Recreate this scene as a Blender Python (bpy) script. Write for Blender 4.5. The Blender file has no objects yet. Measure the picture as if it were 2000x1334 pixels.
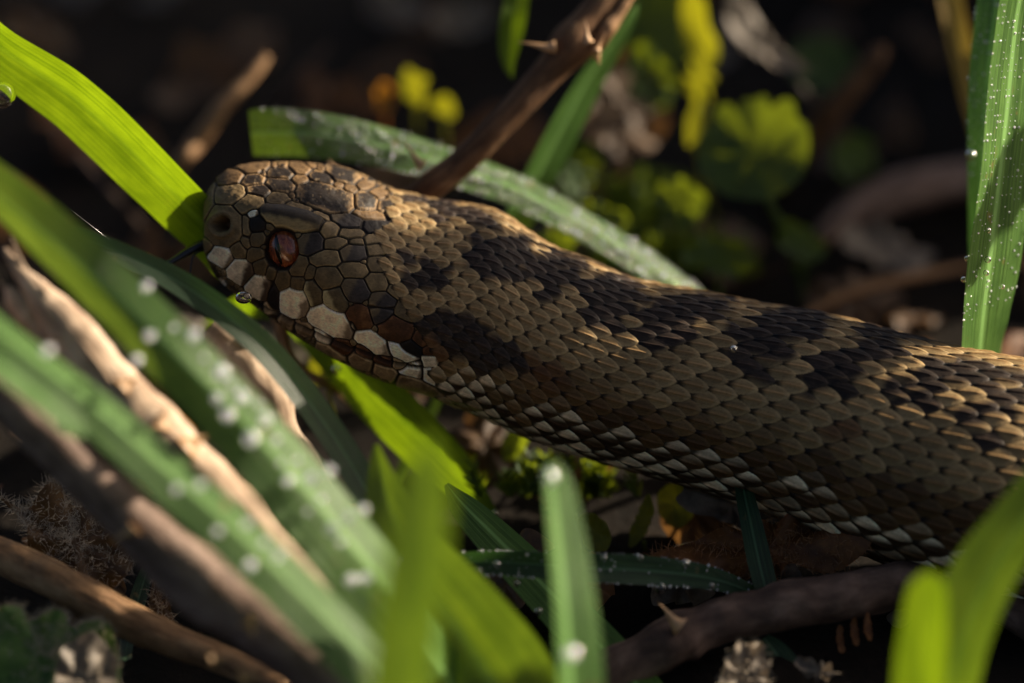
import bpy, math, random
import numpy as np
from mathutils import Vector

random.seed(7)
rng = np.random.default_rng(11)
R = math.radians
MM = 0.001
scene = bpy.context.scene

# ------------------------------------------------------------------ camera
# the picture is 2000 x 1334 photo pixels; at the sharp plane one of them is K mm
K, DIST, PITCH, HGT = 0.055, 1000.0, R(30), 23.5
RV = np.array([1.0, 0, 0])
UV_ = np.array([0, math.sin(PITCH), math.cos(PITCH)])
FV = np.array([0, -math.cos(PITCH), math.sin(PITCH)])
OV = np.array([0, 0, HGT])
cam_d = bpy.data.cameras.new('camera')
cam = bpy.data.objects.new('camera', cam_d)
scene.collection.objects.link(cam)
cam.location = Vector((OV + FV * DIST) * MM)
cam.rotation_euler = (math.pi / 2 - PITCH, 0, 0)
cam_d.sensor_width = 36
cam_d.lens = 36 * DIST / (2000 * K)
cam_d.clip_start, cam_d.clip_end = 0.02, 200
cam_d.dof.use_dof = True
cam_d.dof.focus_distance = (DIST - 0.5) * MM
cam_d.dof.aperture_fstop = 8.5
scene.camera = cam

# ------------------------------------------------------------------ sky, sun, exposure
SUN_EL, SUN_AZ = R(25), R(65)          # azimuth measured from straight behind the snake to the right
SD = np.array([math.cos(SUN_EL) * math.sin(SUN_AZ), math.cos(SUN_EL) * math.cos(SUN_AZ), math.sin(SUN_EL)])
world = bpy.data.worlds.new('World')
scene.world = world
world.use_nodes = True
wn = world.node_tree
sky = wn.nodes.new('ShaderNodeTexSky')
sky.sky_type = 'NISHITA'
sky.sun_disc = False
sky.sun_elevation = SUN_EL
sky.sun_rotation = SUN_AZ
sky.air_density = 0.6
sky.dust_density = 4.0
sky.ozone_density = 0.2
bg = wn.nodes['Background']
bg.inputs['Strength'].default_value = 0.05
wn.links.new(sky.outputs[0], bg.inputs['Color'])
sun_d = bpy.data.lights.new('sun', 'SUN')
sun_d.energy = 5.0
sun_d.angle = R(0.55)
sun_d.color = (1.0, 0.86, 0.66)
sun = bpy.data.objects.new('sun', sun_d)
scene.collection.objects.link(sun)
sun.rotation_euler = Vector(SD).to_track_quat('Z', 'Y').to_euler()
sun.location = Vector(SD) * 2
vs = scene.view_settings
vs.view_transform = 'Standard'
vs.look = 'None'
vs.exposure = 1.15
vs.gamma = 1.0
cy = scene.cycles
cy.use_denoising = True
cy.max_bounces = 10
cy.transmission_bounces = 8
cy.diffuse_bounces = 3
cy.glossy_bounces = 3
cy.transparent_max_bounces = 8
cy.sample_clamp_indirect = 50
cy.caustics_refractive = True
cy.caustics_reflective = False
scene.render.film_transparent = False


# ------------------------------------------------------------------ coordinates and helpers
def P(px, py, d):
    """photo pixel + mm towards the camera from the sharp plane -> mm in the world"""
    s = (DIST - d) / DIST * K
    return OV + FV * d + RV * ((px - 1000) * s) + UV_ * ((667 - py) * s)


def gd(px, py, z=0.0):
    """depth at which the sight line of a pixel meets height z"""
    lo = OV[2]
    v = (667 - py) * K * UV_[2]
    # z = lo + d*sin + v*(1-d/DIST)
    return (z - lo - v) / (FV[2] - v / DIST)


def G(px, py, z=0.0):
    return P(px, py, gd(px, py, z))


COL = scene.collection


def tag(o, label=None, cat=None, group=None, kind=None):
    if label: o['label'] = label
    if cat: o['category'] = cat
    if group: o['group'] = group
    if kind: o['kind'] = kind
    return o


def empty(name, loc_mm):
    o = bpy.data.objects.new(name, None)
    o.empty_display_size = 0.005
    COL.objects.link(o)
    o.location = Vector(np.asarray(loc_mm) * MM)
    return o


def mesh_obj(name, verts_mm, faces, mat, parent=None, uv=None, col=None, smooth=True):
    """faces: (n,4) or (n,3) int array or list of such arrays"""
    if not isinstance(faces, list):
        faces = [faces]
    faces = [np.asarray(f, dtype=np.int32) for f in faces if len(f)]
    v = np.asarray(verts_mm, dtype=np.float64) * MM
    off = np.zeros(3)
    if parent is not None:
        off = np.array(parent.matrix_basis.translation if parent.parent is None else
                       parent.matrix_basis.translation + parent.parent.matrix_basis.translation)
        v = v - off
        loc = None
    else:
        loc = v.mean(0)
        loc[2] = v[:, 2].min()
        v = v - loc
    me = bpy.data.meshes.new(name)
    me.vertices.add(len(v))
    me.vertices.foreach_set('co', v.astype(np.float32).ravel())
    loops = np.concatenate([f.ravel() for f in faces])
    tot = np.concatenate([np.full(len(f), f.shape[1], dtype=np.int32) for f in faces])
    start = np.concatenate([[0], np.cumsum(tot)[:-1]]).astype(np.int32)
    me.loops.add(len(loops))
    me.loops.foreach_set('vertex_index', loops.astype(np.int32))
    me.polygons.add(len(tot))
    me.polygons.foreach_set('loop_start', start)
    me.polygons.foreach_set('loop_total', tot)
    me.polygons.foreach_set('use_smooth', np.full(len(tot), smooth))
    if uv is not None:
        l = me.uv_layers.new(name='UVMap')
        l.data.foreach_set('uv', np.asarray(uv, dtype=np.float32)[loops].ravel())
    if col is not None:
        a = me.attributes.new('pigment', 'FLOAT_COLOR', 'POINT')
        c4 = np.ones((len(v), 4), dtype=np.float32)
        c4[:, :3] = col
        a.data.foreach_set('color', c4.ravel())
    me.update(calc_edges=True)
    o = bpy.data.objects.new(name, me)
    COL.objects.link(o)
    if mat: me.materials.append(mat)
    if parent is not None:
        o.parent = parent
    else:
        o.location = Vector(loc)
    return o


def grid_faces(n, m, wrap=False, off=0):
    i, j = np.meshgrid(np.arange(n - 1), np.arange(m if wrap else m - 1), indexing='ij')
    j2 = (j + 1) % m
    return (np.stack([i * m + j, i * m + j2, (i + 1) * m + j2, (i + 1) * m + j], -1).reshape(-1, 4) + off).astype(np.int32)


def spline(pts, n):
    """Catmull-Rom through rows of pts, resampled to n rows evenly in the first three columns"""
    pts = np.asarray(pts, float)
    q = np.vstack([2 * pts[0] - pts[1], pts, 2 * pts[-1] - pts[-2]])
    out = []
    for k in range(1, len(q) - 2):
        t = np.linspace(0, 1, 24, endpoint=False)[:, None]
        p0, p1, p2, p3 = q[k - 1], q[k], q[k + 1], q[k + 2]
        out.append(.5 * ((2 * p1) + (p2 - p0) * t + (2 * p0 - 5 * p1 + 4 * p2 - p3) * t ** 2 + (3 * p1 - p0 - 3 * p2 + p3) * t ** 3))
    out = np.vstack(out + [pts[-1:]])
    L = np.concatenate([[0], np.cumsum(np.linalg.norm(np.diff(out[:, :3], axis=0), axis=1))])
    s = np.linspace(0, L[-1], n)
    return np.stack([np.interp(s, L, out[:, c]) for c in range(out.shape[1])], 1), s


def norm(a):
    return a / np.maximum(np.linalg.norm(a, axis=-1, keepdims=True), 1e-9)


def noise3(p, scale, seed=0, octaves=3):
    """cheap value noise of (n,3) points, -1..1"""
    p = np.asarray(p, float) / scale
    tot, amp = np.zeros(len(p)), 1.0
    for o in range(octaves):
        q = p * (2 ** o) + seed * 17.3 + o * 5.1
        i = np.floor(q).astype(np.int64)
        f = q - i
        f = f * f * (3 - 2 * f)
        acc = 0
        for dx in (0, 1):
            for dy in (0, 1):
                for dz in (0, 1):
                    h = ((i[:, 0] + dx) * 374761393 + (i[:, 1] + dy) * 668265263 + (i[:, 2] + dz) * 2147483647) & 0xffffffff
                    h = ((h ^ (h >> 13)) * 1274126177) & 0xffffffff
                    r = ((h ^ (h >> 16)) & 0xffff) / 32767.5 - 1
                    w = (f[:, 0] if dx else 1 - f[:, 0]) * (f[:, 1] if dy else 1 - f[:, 1]) * (f[:, 2] if dz else 1 - f[:, 2])
                    acc = acc + r * w
        tot += acc * amp
        amp *= .5
    return tot / 1.75


def sstep(a, b, x):
    t = np.clip((x - a) / (b - a), 0, 1)
    return t * t * (3 - 2 * t)


# ------------------------------------------------------------------ materials
def new_mat(name):
    m = bpy.data.materials.new(name)
    m.use_nodes = True
    nt = m.node_tree
    b = nt.nodes['Principled BSDF']
    return m, nt, b


def nd(nt, typ, **kw):
    n = nt.nodes.new(typ)
    for k, v in kw.items():
        if k in n.inputs.keys() if isinstance(k, str) else False:
            n.inputs[k].default_value = v
        else:
            setattr(n, k, v)
    return n


def ramp(nt, fac, stops):
    r = nt.nodes.new('ShaderNodeValToRGB')
    els = r.color_ramp.elements
    while len(els) < len(stops): els.new(0.5)
    for e, (p, c) in zip(els, stops):
        e.position = p
        e.color = (*c, 1) if len(c) == 3 else c
    nt.links.new(fac, r.inputs[0])
    return r.outputs[0]


def noise_tex(nt, vec, scale, detail=4, rough=.6, dist=0):
    n = nt.nodes.new('ShaderNodeTexNoise')
    n.inputs['Scale'].default_value = scale
    n.inputs['Detail'].default_value = detail
    n.inputs['Roughness'].default_value = rough
    n.inputs['Distortion'].default_value = dist
    nt.links.new(vec, n.inputs['Vector'])
    return n.outputs[0]


def bump(nt, b, height, dist_mm, strength=1.0):
    n = nt.nodes.new('ShaderNodeBump')
    n.inputs['Distance'].default_value = dist_mm * MM
    n.inputs['Strength'].default_value = strength
    nt.links.new(height, n.inputs['Height'])
    nt.links.new(n.outputs[0], b.inputs['Normal'])
    return n


def mixrgb(nt, fac, a, b, mode='MIX'):
    n = nt.nodes.new('ShaderNodeMix')
    n.data_type = 'RGBA'
    n.blend_type = mode
    for i, v in ((0, fac), (6, a), (7, b)):
        if hasattr(v, 'links') or hasattr(v, 'is_linked'):
            nt.links.new(v, n.inputs[i])
        else:
            n.inputs[i].default_value = v if i == 0 else (*v, 1)
    return n.outputs[2]


def mapping(nt, src, scale):
    m = nt.nodes.new('ShaderNodeMapping')
    m.inputs['Scale'].default_value = scale
    nt.links.new(src, m.inputs['Vector'])
    return m.outputs[0]


def mat_blade(name, c_a, c_b, trans, tmix=.5, rough=.38, spec=.5, vein=28):
    """grass: u runs across 0..1, v along in mm"""
    m, nt, b = new_mat(name)
    tc = nt.nodes.new('ShaderNodeTexCoord')
    v1 = mapping(nt, tc.outputs['UV'], (vein, .02, 1))
    streak = noise_tex(nt, v1, 1.0, 3, .6)
    v2 = mapping(nt, tc.outputs['UV'], (2.0, .11, 1))
    patch = noise_tex(nt, v2, 1.0, 4, .6)
    col = ramp(nt, streak, [(.36, tuple(.62 * x for x in c_a)), (.5, c_a), (.64, c_b)])
    col2 = ramp(nt, patch, [(.30, (.55, .6, .5)), (.62, (1.15, 1.1, 1.0))])
    base = mixrgb(nt, 1.0, col, col2, 'MULTIPLY')
    sx = nt.nodes.new('ShaderNodeSeparateXYZ')
    nt.links.new(tc.outputs['UV'], sx.inputs[0])
    rib = ramp(nt, sx.outputs[0], [(.43, (0, 0, 0)), (.485, (1, 1, 1)), (.515, (1, 1, 1)), (.57, (0, 0, 0))])
    spot = ramp(nt, noise_tex(nt, mapping(nt, tc.outputs['Object'], (420,) * 3), 1.0, 3, .55), [(.66, (0, 0, 0)), (.74, (1, 1, 1))])
    base = mixrgb(nt, spot, base, (.16, .12, .035))
    base = mixrgb(nt, rib, base, tuple(min(1, x * 1.7 + .02) for x in c_b))
    nt.links.new(base, b.inputs['Base Color'])
    b.inputs['Roughness'].default_value = rough
    b.inputs['Specular IOR Level'].default_value = spec
    bp = bump(nt, b, streak, .22, 1.0)
    tr = nt.nodes.new('ShaderNodeBsdfTranslucent')
    tcol = mixrgb(nt, 1.0, trans, mixrgb(nt, 1.0, ramp(nt, streak, [(.34, (.55, .62, .6)), (.66, (1.15, 1.1, 1))]), col2, 'MULTIPLY'), 'MULTIPLY')
    nt.links.new(tcol, tr.inputs['Color'])
    mx = nt.nodes.new('ShaderNodeMixShader')
    mx.inputs[0].default_value = tmix
    nt.links.new(b.outputs[0], mx.inputs[1])
    nt.links.new(tr.outputs[0], mx.inputs[2])
    nt.links.new(mx.outputs[0], nt.nodes['Material Output'].inputs['Surface'])
    return m


def mat_bark(name, c1, c2, c3, rough=.75, stretch=7, spec=.3):
    m, nt, b = new_mat(name)
    tc = nt.nodes.new('ShaderNodeTexCoord')
    v1 = mapping(nt, tc.outputs['UV'], (stretch, .16, 1))
    n1 = noise_tex(nt, v1, 1.0, 6, .62, .4)
    v2 = mapping(nt, tc.outputs['Object'], (260, 260, 260))
    n2 = noise_tex(nt, v2, 1.0, 5, .65)
    col = ramp(nt, n1, [(.28, c1), (.5, c2), (.72, c3)])
    col2 = ramp(nt, n2, [(.3, (.62, .58, .55)), (.65, (1.15, 1.12, 1.1))])
    nt.links.new(mixrgb(nt, 1.0, col, col2, 'MULTIPLY'), b.inputs['Base Color'])
    b.inputs['Roughness'].default_value = rough
    b.inputs['Specular IOR Level'].default_value = spec
    bump(nt, b, n1, .5, .8)
    return m


def mat_leaf(name, c1, c2, c3, trans, tmix=.35, rough=.6, scale=500):
    m, nt, b = new_mat(name)
    tc = nt.nodes.new('ShaderNodeTexCoord')
    n1 = noise_tex(nt, mapping(nt, tc.outputs['Object'], (scale,) * 3), 1.0, 6, .65, .3)
    col = ramp(nt, n1, [(.3, c1), (.5, c2), (.7, c3)])
    nt.links.new(col, b.inputs['Base Color'])
    b.inputs['Roughness'].default_value = rough
    bump(nt, b, n1, .35, .7)
    tr = nt.nodes.new('ShaderNodeBsdfTranslucent')
    nt.links.new(mixrgb(nt, .35, trans, col, 'MULTIPLY'), tr.inputs['Color'])
    mx = nt.nodes.new('ShaderNodeMixShader')
    mx.inputs[0].default_value = tmix
    nt.links.new(b.outputs[0], mx.inputs[1])
    nt.links.new(tr.outputs[0], mx.inputs[2])
    nt.links.new(mx.outputs[0], nt.nodes['Material Output'].inputs['Surface'])
    return m


def mat_plain(name, col, rough=.5, **kw):
    m, nt, b = new_mat(name)
    tc = nt.nodes.new('ShaderNodeTexCoord')
    n1 = noise_tex(nt, mapping(nt, tc.outputs['Object'], (700,) * 3), 1.0, 4, .6)
    c2 = ramp(nt, n1, [(.3, tuple(.7 * x for x in col)), (.7, tuple(min(1, 1.2 * x) for x in col))])
    nt.links.new(c2, b.inputs['Base Color'])
    b.inputs['Roughness'].default_value = rough
    for k, v in kw.items():
        b.inputs[k].default_value = v
    return m


M = {}
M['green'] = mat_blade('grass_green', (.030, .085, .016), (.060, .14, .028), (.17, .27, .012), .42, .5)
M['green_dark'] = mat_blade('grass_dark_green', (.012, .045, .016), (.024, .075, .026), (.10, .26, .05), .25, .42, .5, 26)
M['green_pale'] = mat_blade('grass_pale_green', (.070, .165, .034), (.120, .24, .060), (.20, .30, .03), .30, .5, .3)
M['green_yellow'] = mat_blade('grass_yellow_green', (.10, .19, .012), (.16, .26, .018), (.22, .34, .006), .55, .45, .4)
M['straw'] = mat_blade('grass_straw', (.30, .20, .05), (.45, .30, .08), (.55, .38, .06), .4, .6, .3)
M['bark_brown'] = mat_bark('bramble_brown', (.045, .022, .010), (.13, .065, .028), (.24, .14, .07))
M['bark_pale'] = mat_bark('bramble_weathered', (.26, .16, .10), (.52, .39, .28), (.66, .54, .42), .8)
M['bark_tan'] = mat_bark('bramble_tan', (.10, .05, .022), (.30, .17, .08), (.45, .29, .15), .7)
M['bark_grey'] = mat_bark('bramble_grey', (.07, .045, .034), (.20, .135, .105), (.36, .27, .22), .7)
M['bark_dark'] = mat_bark('bramble_dark', (.020, .011, .008), (.055, .030, .020), (.11, .065, .045), .7)
M['bark_mid'] = mat_bark('bramble_mottled', (.030, .017, .012), (.095, .058, .042), (.21, .145, .11), .75, 5)
M['thorn'] = mat_plain('thorn', (.46, .27, .13), .5)
M['thorn_red'] = mat_plain('thorn_red', (.36, .12, .04), .45)
M['leaf_dead'] = mat_leaf('leaf_dead_brown', (.025, .012, .005), (.075, .038, .014), (.15, .085, .035), (.40, .19, .05), .3)
M['leaf_orange'] = mat_leaf('leaf_dead_orange', (.05, .017, .004), (.14, .050, .010), (.25, .105, .025), (.5, .2, .04), .35)
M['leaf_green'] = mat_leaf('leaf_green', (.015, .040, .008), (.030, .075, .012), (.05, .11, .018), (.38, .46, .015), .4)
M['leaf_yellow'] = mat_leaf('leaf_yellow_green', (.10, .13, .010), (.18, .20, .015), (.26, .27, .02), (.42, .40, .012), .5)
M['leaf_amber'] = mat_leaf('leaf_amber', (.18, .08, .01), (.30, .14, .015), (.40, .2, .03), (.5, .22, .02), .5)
M['leaf_grey'] = mat_leaf('leaf_grey_brown', (.06, .045, .035), (.15, .12, .09), (.27, .22, .17), (.3, .22, .14), .2)
M['leaf_fresh'] = mat_leaf('leaf_fresh_green', (.03, .085, .015), (.06, .15, .025), (.10, .21, .04), (.3, .4, .03), .35, .6, 900)
M['bristle'] = mat_plain('bristle', (.55, .45, .32), .4)
M['bristle_brown'] = mat_plain('bristle_brown', (.30, .13, .04), .4)
M['moss'] = mat_leaf('moss_green', (.05, .10, .012), (.10, .17, .02), (.16, .24, .04), (.4, .5, .03), .45)


def mat_drop():
    m, nt, b = new_mat('dew_water')
    b.inputs['Base Color'].default_value = (1, 1, 1, 1)
    b.inputs['Transmission Weight'].default_value = 1.0
    b.inputs['IOR'].default_value = 1.333
    b.inputs['Roughness'].default_value = 0.09
    return m


M['drop'] = mat_drop()


def mat_dew_painted_glint():
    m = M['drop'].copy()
    m.name = 'dew_water_painted_glint'
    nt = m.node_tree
    df = nt.nodes.new('ShaderNodeBsdfDiffuse')  # white scatter mixed into the water stands in for sun glints
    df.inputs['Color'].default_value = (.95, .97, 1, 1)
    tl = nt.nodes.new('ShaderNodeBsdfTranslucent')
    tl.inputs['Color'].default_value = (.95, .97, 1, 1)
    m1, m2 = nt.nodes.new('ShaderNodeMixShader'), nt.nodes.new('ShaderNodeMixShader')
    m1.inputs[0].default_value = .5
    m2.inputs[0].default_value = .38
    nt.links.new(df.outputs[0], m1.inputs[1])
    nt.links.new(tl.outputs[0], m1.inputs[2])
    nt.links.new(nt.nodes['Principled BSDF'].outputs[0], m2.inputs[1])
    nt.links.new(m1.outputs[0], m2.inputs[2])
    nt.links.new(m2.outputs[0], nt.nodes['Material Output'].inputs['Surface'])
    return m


M['dew'] = mat_dew_painted_glint()


def mat_soil():
    m, nt, b = new_mat('soil')
    tc = nt.nodes.new('ShaderNodeTexCoord')
    n1 = noise_tex(nt, mapping(nt, tc.outputs['Object'], (120,) * 3), 1.0, 8, .7)
    nt.links.new(ramp(nt, n1, [(.3, (.004, .003, .002)), (.6, (.012, .008, .005)), (.8, (.028, .018, .011))]), b.inputs['Base Color'])
    b.inputs['Roughness'].default_value = .95
    b.inputs['Specular IOR Level'].default_value = .15
    bump(nt, b, n1, 2.5, .9)
    return m


M['soil'] = mat_soil()


def mat_snake():
    m, nt, b = new_mat('snake_skin')
    at = nt.nodes.new('ShaderNodeAttribute')
    at.attribute_name = 'pigment'
    tc = nt.nodes.new('ShaderNodeTexCoord')
    n1 = noise_tex(nt, mapping(nt, tc.outputs['Object'], (2600, 5200, 5200)), 1.0, 5, .7)
    col2 = ramp(nt, n1, [(.28, (.62, .6, .58)), (.5, (1, 1, 1)), (.75, (1.22, 1.2, 1.16))])
    nt.links.new(mixrgb(nt, 1.0, at.outputs['Color'], col2, 'MULTIPLY'), b.inputs['Base Color'])
    b.inputs['Roughness'].default_value = .55
    b.inputs['Specular IOR Level'].default_value = .17
    bump(nt, b, n1, .035, .9)
    return m


M['snake'] = mat_snake()

# ------------------------------------------------------------------ ground
def build_ground():
    # dense near the snake, one sheet out to the horizon
    a = np.concatenate([-np.geomspace(30000, 170, 14), np.linspace(-160, 160, 121), np.geomspace(170, 30000, 14)])
    x, y = np.meshgrid(a, a, indexing='ij')
    p = np.stack([x.ravel(), y.ravel(), np.zeros(x.size)], 1)
    near = np.exp(-(np.hypot(p[:, 0], p[:, 1]) / 170) ** 4)
    p[:, 2] = (noise3(p, 26, 3, 4) * 3.2 - 1.6) * near - 1.0
    o = mesh_obj('ground', p, grid_faces(len(a), len(a)), M['soil'])
    tag(o, 'dark damp soil under the snake and grass', None, None, 'structure')


build_ground()


# ------------------------------------------------------------------ the snake
# node: top outline x, y, belly outline x, y (photo pixels), depth of the axis, lean of the back to the viewer, width/height, squareness
NODES = [
    (402, 424, 401, 436, -7.5, 30, 1.00, 2.2), (404, 392, 401, 478, -7.5, 30, 1.00, 2.3), (416, 364, 407, 508, -7.6, 31, 1.00, 2.4),
    (440, 340, 424, 536, -7.8, 32, 1.02, 2.5), (475, 326, 455, 567, -8, 33, 1.06, 2.6), (530, 320, 495, 593, -8.2, 34, 1.12, 2.7),
    (590, 320, 540, 626, -8.5, 35, 1.16, 2.7), (645, 326, 595, 664, -9, 36, 1.2, 2.6), (700, 340, 650, 696, -9.4, 37, 1.26, 2.5),
    (760, 368, 712, 727, -9.8, 38, 1.32, 2.4), (830, 391, 780, 753, -10, 39, 1.34, 2.3), (900, 402, 855, 776, -10, 40, 1.30, 2.2),
    (970, 418, 920, 799, -9.8, 41, 1.22, 2.1), (1030, 458, 975, 823, -9.4, 42, 1.15, 2.05), (1080, 489, 1020, 844, -9, 42, 1.1, 2.0),
    (1150, 515, 1090, 869, -8.6, 43, 1.08, 2.0), (1240, 552, 1180, 896, -8.2, 43, 1.08, 2.0), (1370, 578, 1290, 926, -7.5, 43, 1.08, 2.0),
    (1500, 604, 1400, 958, -6.5, 43, 1.08, 2.0), (1620, 624, 1500, 992, -5.2, 43, 1.08, 2.0), (1740, 656, 1600, 1032, -3.6, 43, 1.1, 2.0),
    (1850, 685, 1700, 1078, -2, 43, 1.1, 2.0), (1960, 705, 1810, 1118, -1, 42, 1.1, 2.0), (2080, 733, 1940, 1160, -1, 40, 1.1, 2.0),
    (2250, 765, 2150, 1180, -3, 38, 1.1, 2.0)]
for (cx, cy_, r) in ((2600, 920, 11.8), (2900, 840, 11), (3200, 720, 9), (3480, 610, 5.5), (3700, 540, .4)):
    h = r / K
    NODES.append((cx, cy_ - h, cx - 20, cy_ + h, gd(cx, cy_, r * .95), 34, 1.08, 2.0))


def cat_nodes(nodes, sub=40):
    pts = np.asarray(nodes, float)
    q = np.vstack([2 * pts[0] - pts[1], pts, 2 * pts[-1] - pts[-2]])
    out = []
    for k in range(1, len(q) - 2):
        t = np.linspace(0, 1, sub, endpoint=False)[:, None]
        p0, p1, p2, p3 = q[k - 1], q[k], q[k + 1], q[k + 2]
        out.append(.5 * ((2 * p1) + (p2 - p0) * t + (2 * p0 - 5 * p1 + 4 * p2 - p3) * t ** 2 + (3 * p1 - p0 - 3 * p2 + p3) * t ** 3))
    return np.vstack(out + [pts[-1:]])


# head plates traced from the photograph: x, y, half length, half height (photo px), tilt deg, pigment key, dome height mm
def z1(x, y, rx, ry, a, c, h=.20):
    return (380 + x / 4.17, 300 + y / 4.17, rx / 4.17, ry / 4.17, a, c, h)


def z5(x, y, rx, ry, a, c, h=.16):
    return (400 + x / 3.333, 550 + y / 3.333, rx / 3.333, ry / 3.333, a, c, h)


SEEDS = [
    z1(112, 420, 45, 190, 12, 't'), z1(242, 590, 150, 165, 0, 't', .25), z1(125, 745, 40, 60, 0, 't'), z1(290, 205, 105, 55, -15, 'o', .3),
    z1(290, 345, 118, 80, -5, 't', .28), z1(445, 415, 122, 72, -15, 't', .28), z1(470, 118, 130, 45, -5, 'o', .25), z1(475, 222, 85, 42, -5, 'd'),
    z1(530, 312, 92, 50, 5, 'd', .25), z1(700, 165, 100, 42, 3, 'd'), z1(700, 268, 112, 56, 5, 'd', .25), z1(670, 378, 97, 60, 5, 'b', .25),
    z1(860, 222, 72, 38, 8, 'o'), z1(860, 135, 75, 38, 5, 'o'), z1(1030, 208, 102, 46, 12, 'd'), z1(1060, 365, 235, 112, 14, 'd', .28),
    z1(860, 452, 150, 30, 15, 't', .12), z1(1010, 520, 85, 38, 32, 't', .12), z1(800, 545, 262, 88, 14, 's', .55),
    z1(480, 505, 52, 36, 15, 'c'), z1(505, 585, 72, 70, 35, 'k'), z1(430, 590, 40, 85, -8, 't'), z1(515, 690, 60, 65, 0, 'b'),
    z1(420, 725, 30, 50, 0, 't'), z1(365, 790, 62, 70, 0, 't'), z1(500, 820, 70, 55, 0, 'b'), z1(545, 922, 62, 72, 0, 'b'),
    z1(628, 968, 46, 56, 0, 'b'), z1(720, 1022, 60, 76, 0, 'b'), z1(842, 1058, 52, 66, 0, 'b'), z1(852, 912, 76, 86, 15, 'b'), z1(940, 965, 43, 56, 10, 'b'),
    z1(712, 782, 128, 158, -5, 'e', 0), z1(225, 832, 105, 75, 35, 'c'), z1(375, 955, 108, 92, 35, 'C'), z1(525, 1095, 112, 112, 30, 'C'), z1(640, 1180, 45, 130, -12, 'k'),
    z1(815, 1215, 125, 118, 15, 'c'), z1(972, 1140, 70, 112, -15, 'D'), z1(1090, 1015, 108, 95, 20, 'b'), z1(1150, 1190, 95, 120, -30, 'D'),
    z1(945, 742, 108, 86, -5, 'n'), z1(1090, 637, 82, 62, 0, 't'), z1(1145, 737, 102, 46, -8, 'b'), z1(1060, 852, 122, 66, 0, 't'),
    z1(1275, 660, 107, 40, -4, 't'), z1(1315, 725, 62, 32, 0, 'b'), z1(1290, 812, 106, 72, 0, 'n'), z1(1295, 952, 112, 66, 3, 't'),
    z1(1310, 1112, 116, 96, 15, 'n'), z1(1235, 560, 120, 55, 10, 'n', .3), z1(1390, 392, 92, 76, 0, 'd', .3), z1(1170, 268, 42, 22, 0, 'o'),
    z1(1260, 290, 52, 26, 0, 'o'), z1(1200, 185, 130, 62, 15, 'd', .25), z1(1520, 610, 150, 62, 5, 'k', .25), z1(1440, 515, 125, 34, 10, 'o'),
    z1(1480, 325, 82, 42, 10, 'o'), z1(1395, 275, 80, 35, 15, 'o'), z1(1460, 702, 82, 46, 0, 't'), z1(1470, 792, 76, 50, 0, 't'), z1(1482, 902, 82, 66, 5, 'b'),
    z1(1482, 1052, 96, 76, 10, 't'), z1(1530, 1222, 106, 96, 20, 'n'), z1(1580, 430, 80, 50, 0, 'd'), z1(1610, 510, 60, 40, 0, 'd'),
    z1(1620, 690, 80, 48, 0, 't'), z1(1640, 790, 80, 52, 0, 'b'), z1(1640, 900, 80, 60, 0, 'b'), z1(1640, 1010, 85, 60, 0, 't'), z1(1650, 1120, 80, 65, 10, 't'),
    z5(825, 258, 156, 88, 29, 'c'), z5(1095, 402, 130, 62, 36, 'c'), z5(1295, 470, 118, 44, 32, 'c'), z5(1345, 432, 72, 52, 10, 'k'), z5(1010, 232, 92, 80, 25, 'r'),
    z5(1245, 300, 118, 88, 15, 'r'), z5(968, 268, 32, 46, -20, 'c'), z5(1150, 200, 85, 80, 20, 'n'), z5(1310, 200, 80, 75, 20, 'b'), z5(1460, 230, 80, 70, 15, 't'),
    z5(640, 300, 80, 36, 30, 'm'), z5(775, 352, 75, 36, 30, 'C'), z5(890, 415, 72, 48, 30, 'r'), z5(1045, 448, 62, 46, 32, 'r'), z5(1165, 510, 66, 38, 32, 'r'),
    z5(1265, 536, 52, 34, 20, 'm'), z5(1020, 518, 84, 40, 28, 'm'), z5(1180, 585, 90, 42, 25, 'm'), z5(1345, 585, 80, 32, 8, 'c'), z5(1365, 532, 52, 26, 0, 'c'),
    z5(540, 255, 70, 32, 35, 'm'), z5(430, 175, 70, 26, 38, 'm'), z5(330, 100, 70, 22, 40, 'm'), z5(830, 450, 90, 26, 28, 'm'), z5(1330, 650, 90, 40, 18, 'm'),
    z5(1480, 440, 62, 48, 0, 'r'), z5(1475, 515, 62, 42, 0, 'c'), z5(1490, 595, 72, 46, 0, 'c'), z5(1420, 370, 70, 60, 0, 'r'),
]
PIG = {'t': (.150, .104, .050), 'b': (.098, .068, .033), 'o': (.125, .074, .032), 'd': (.018, .012, .008), 'k': (.012, .009, .008), 's': (.036, .027, .018),
       'c': (.74, .60, .41), 'C': (.66, .53, .35), 'm': (.27, .19, .10), 'n': (.034, .027, .024), 'D': (.075, .056, .030), 'r': (.070, .029, .012), 'e': (.010, .006, .005)}


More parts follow.
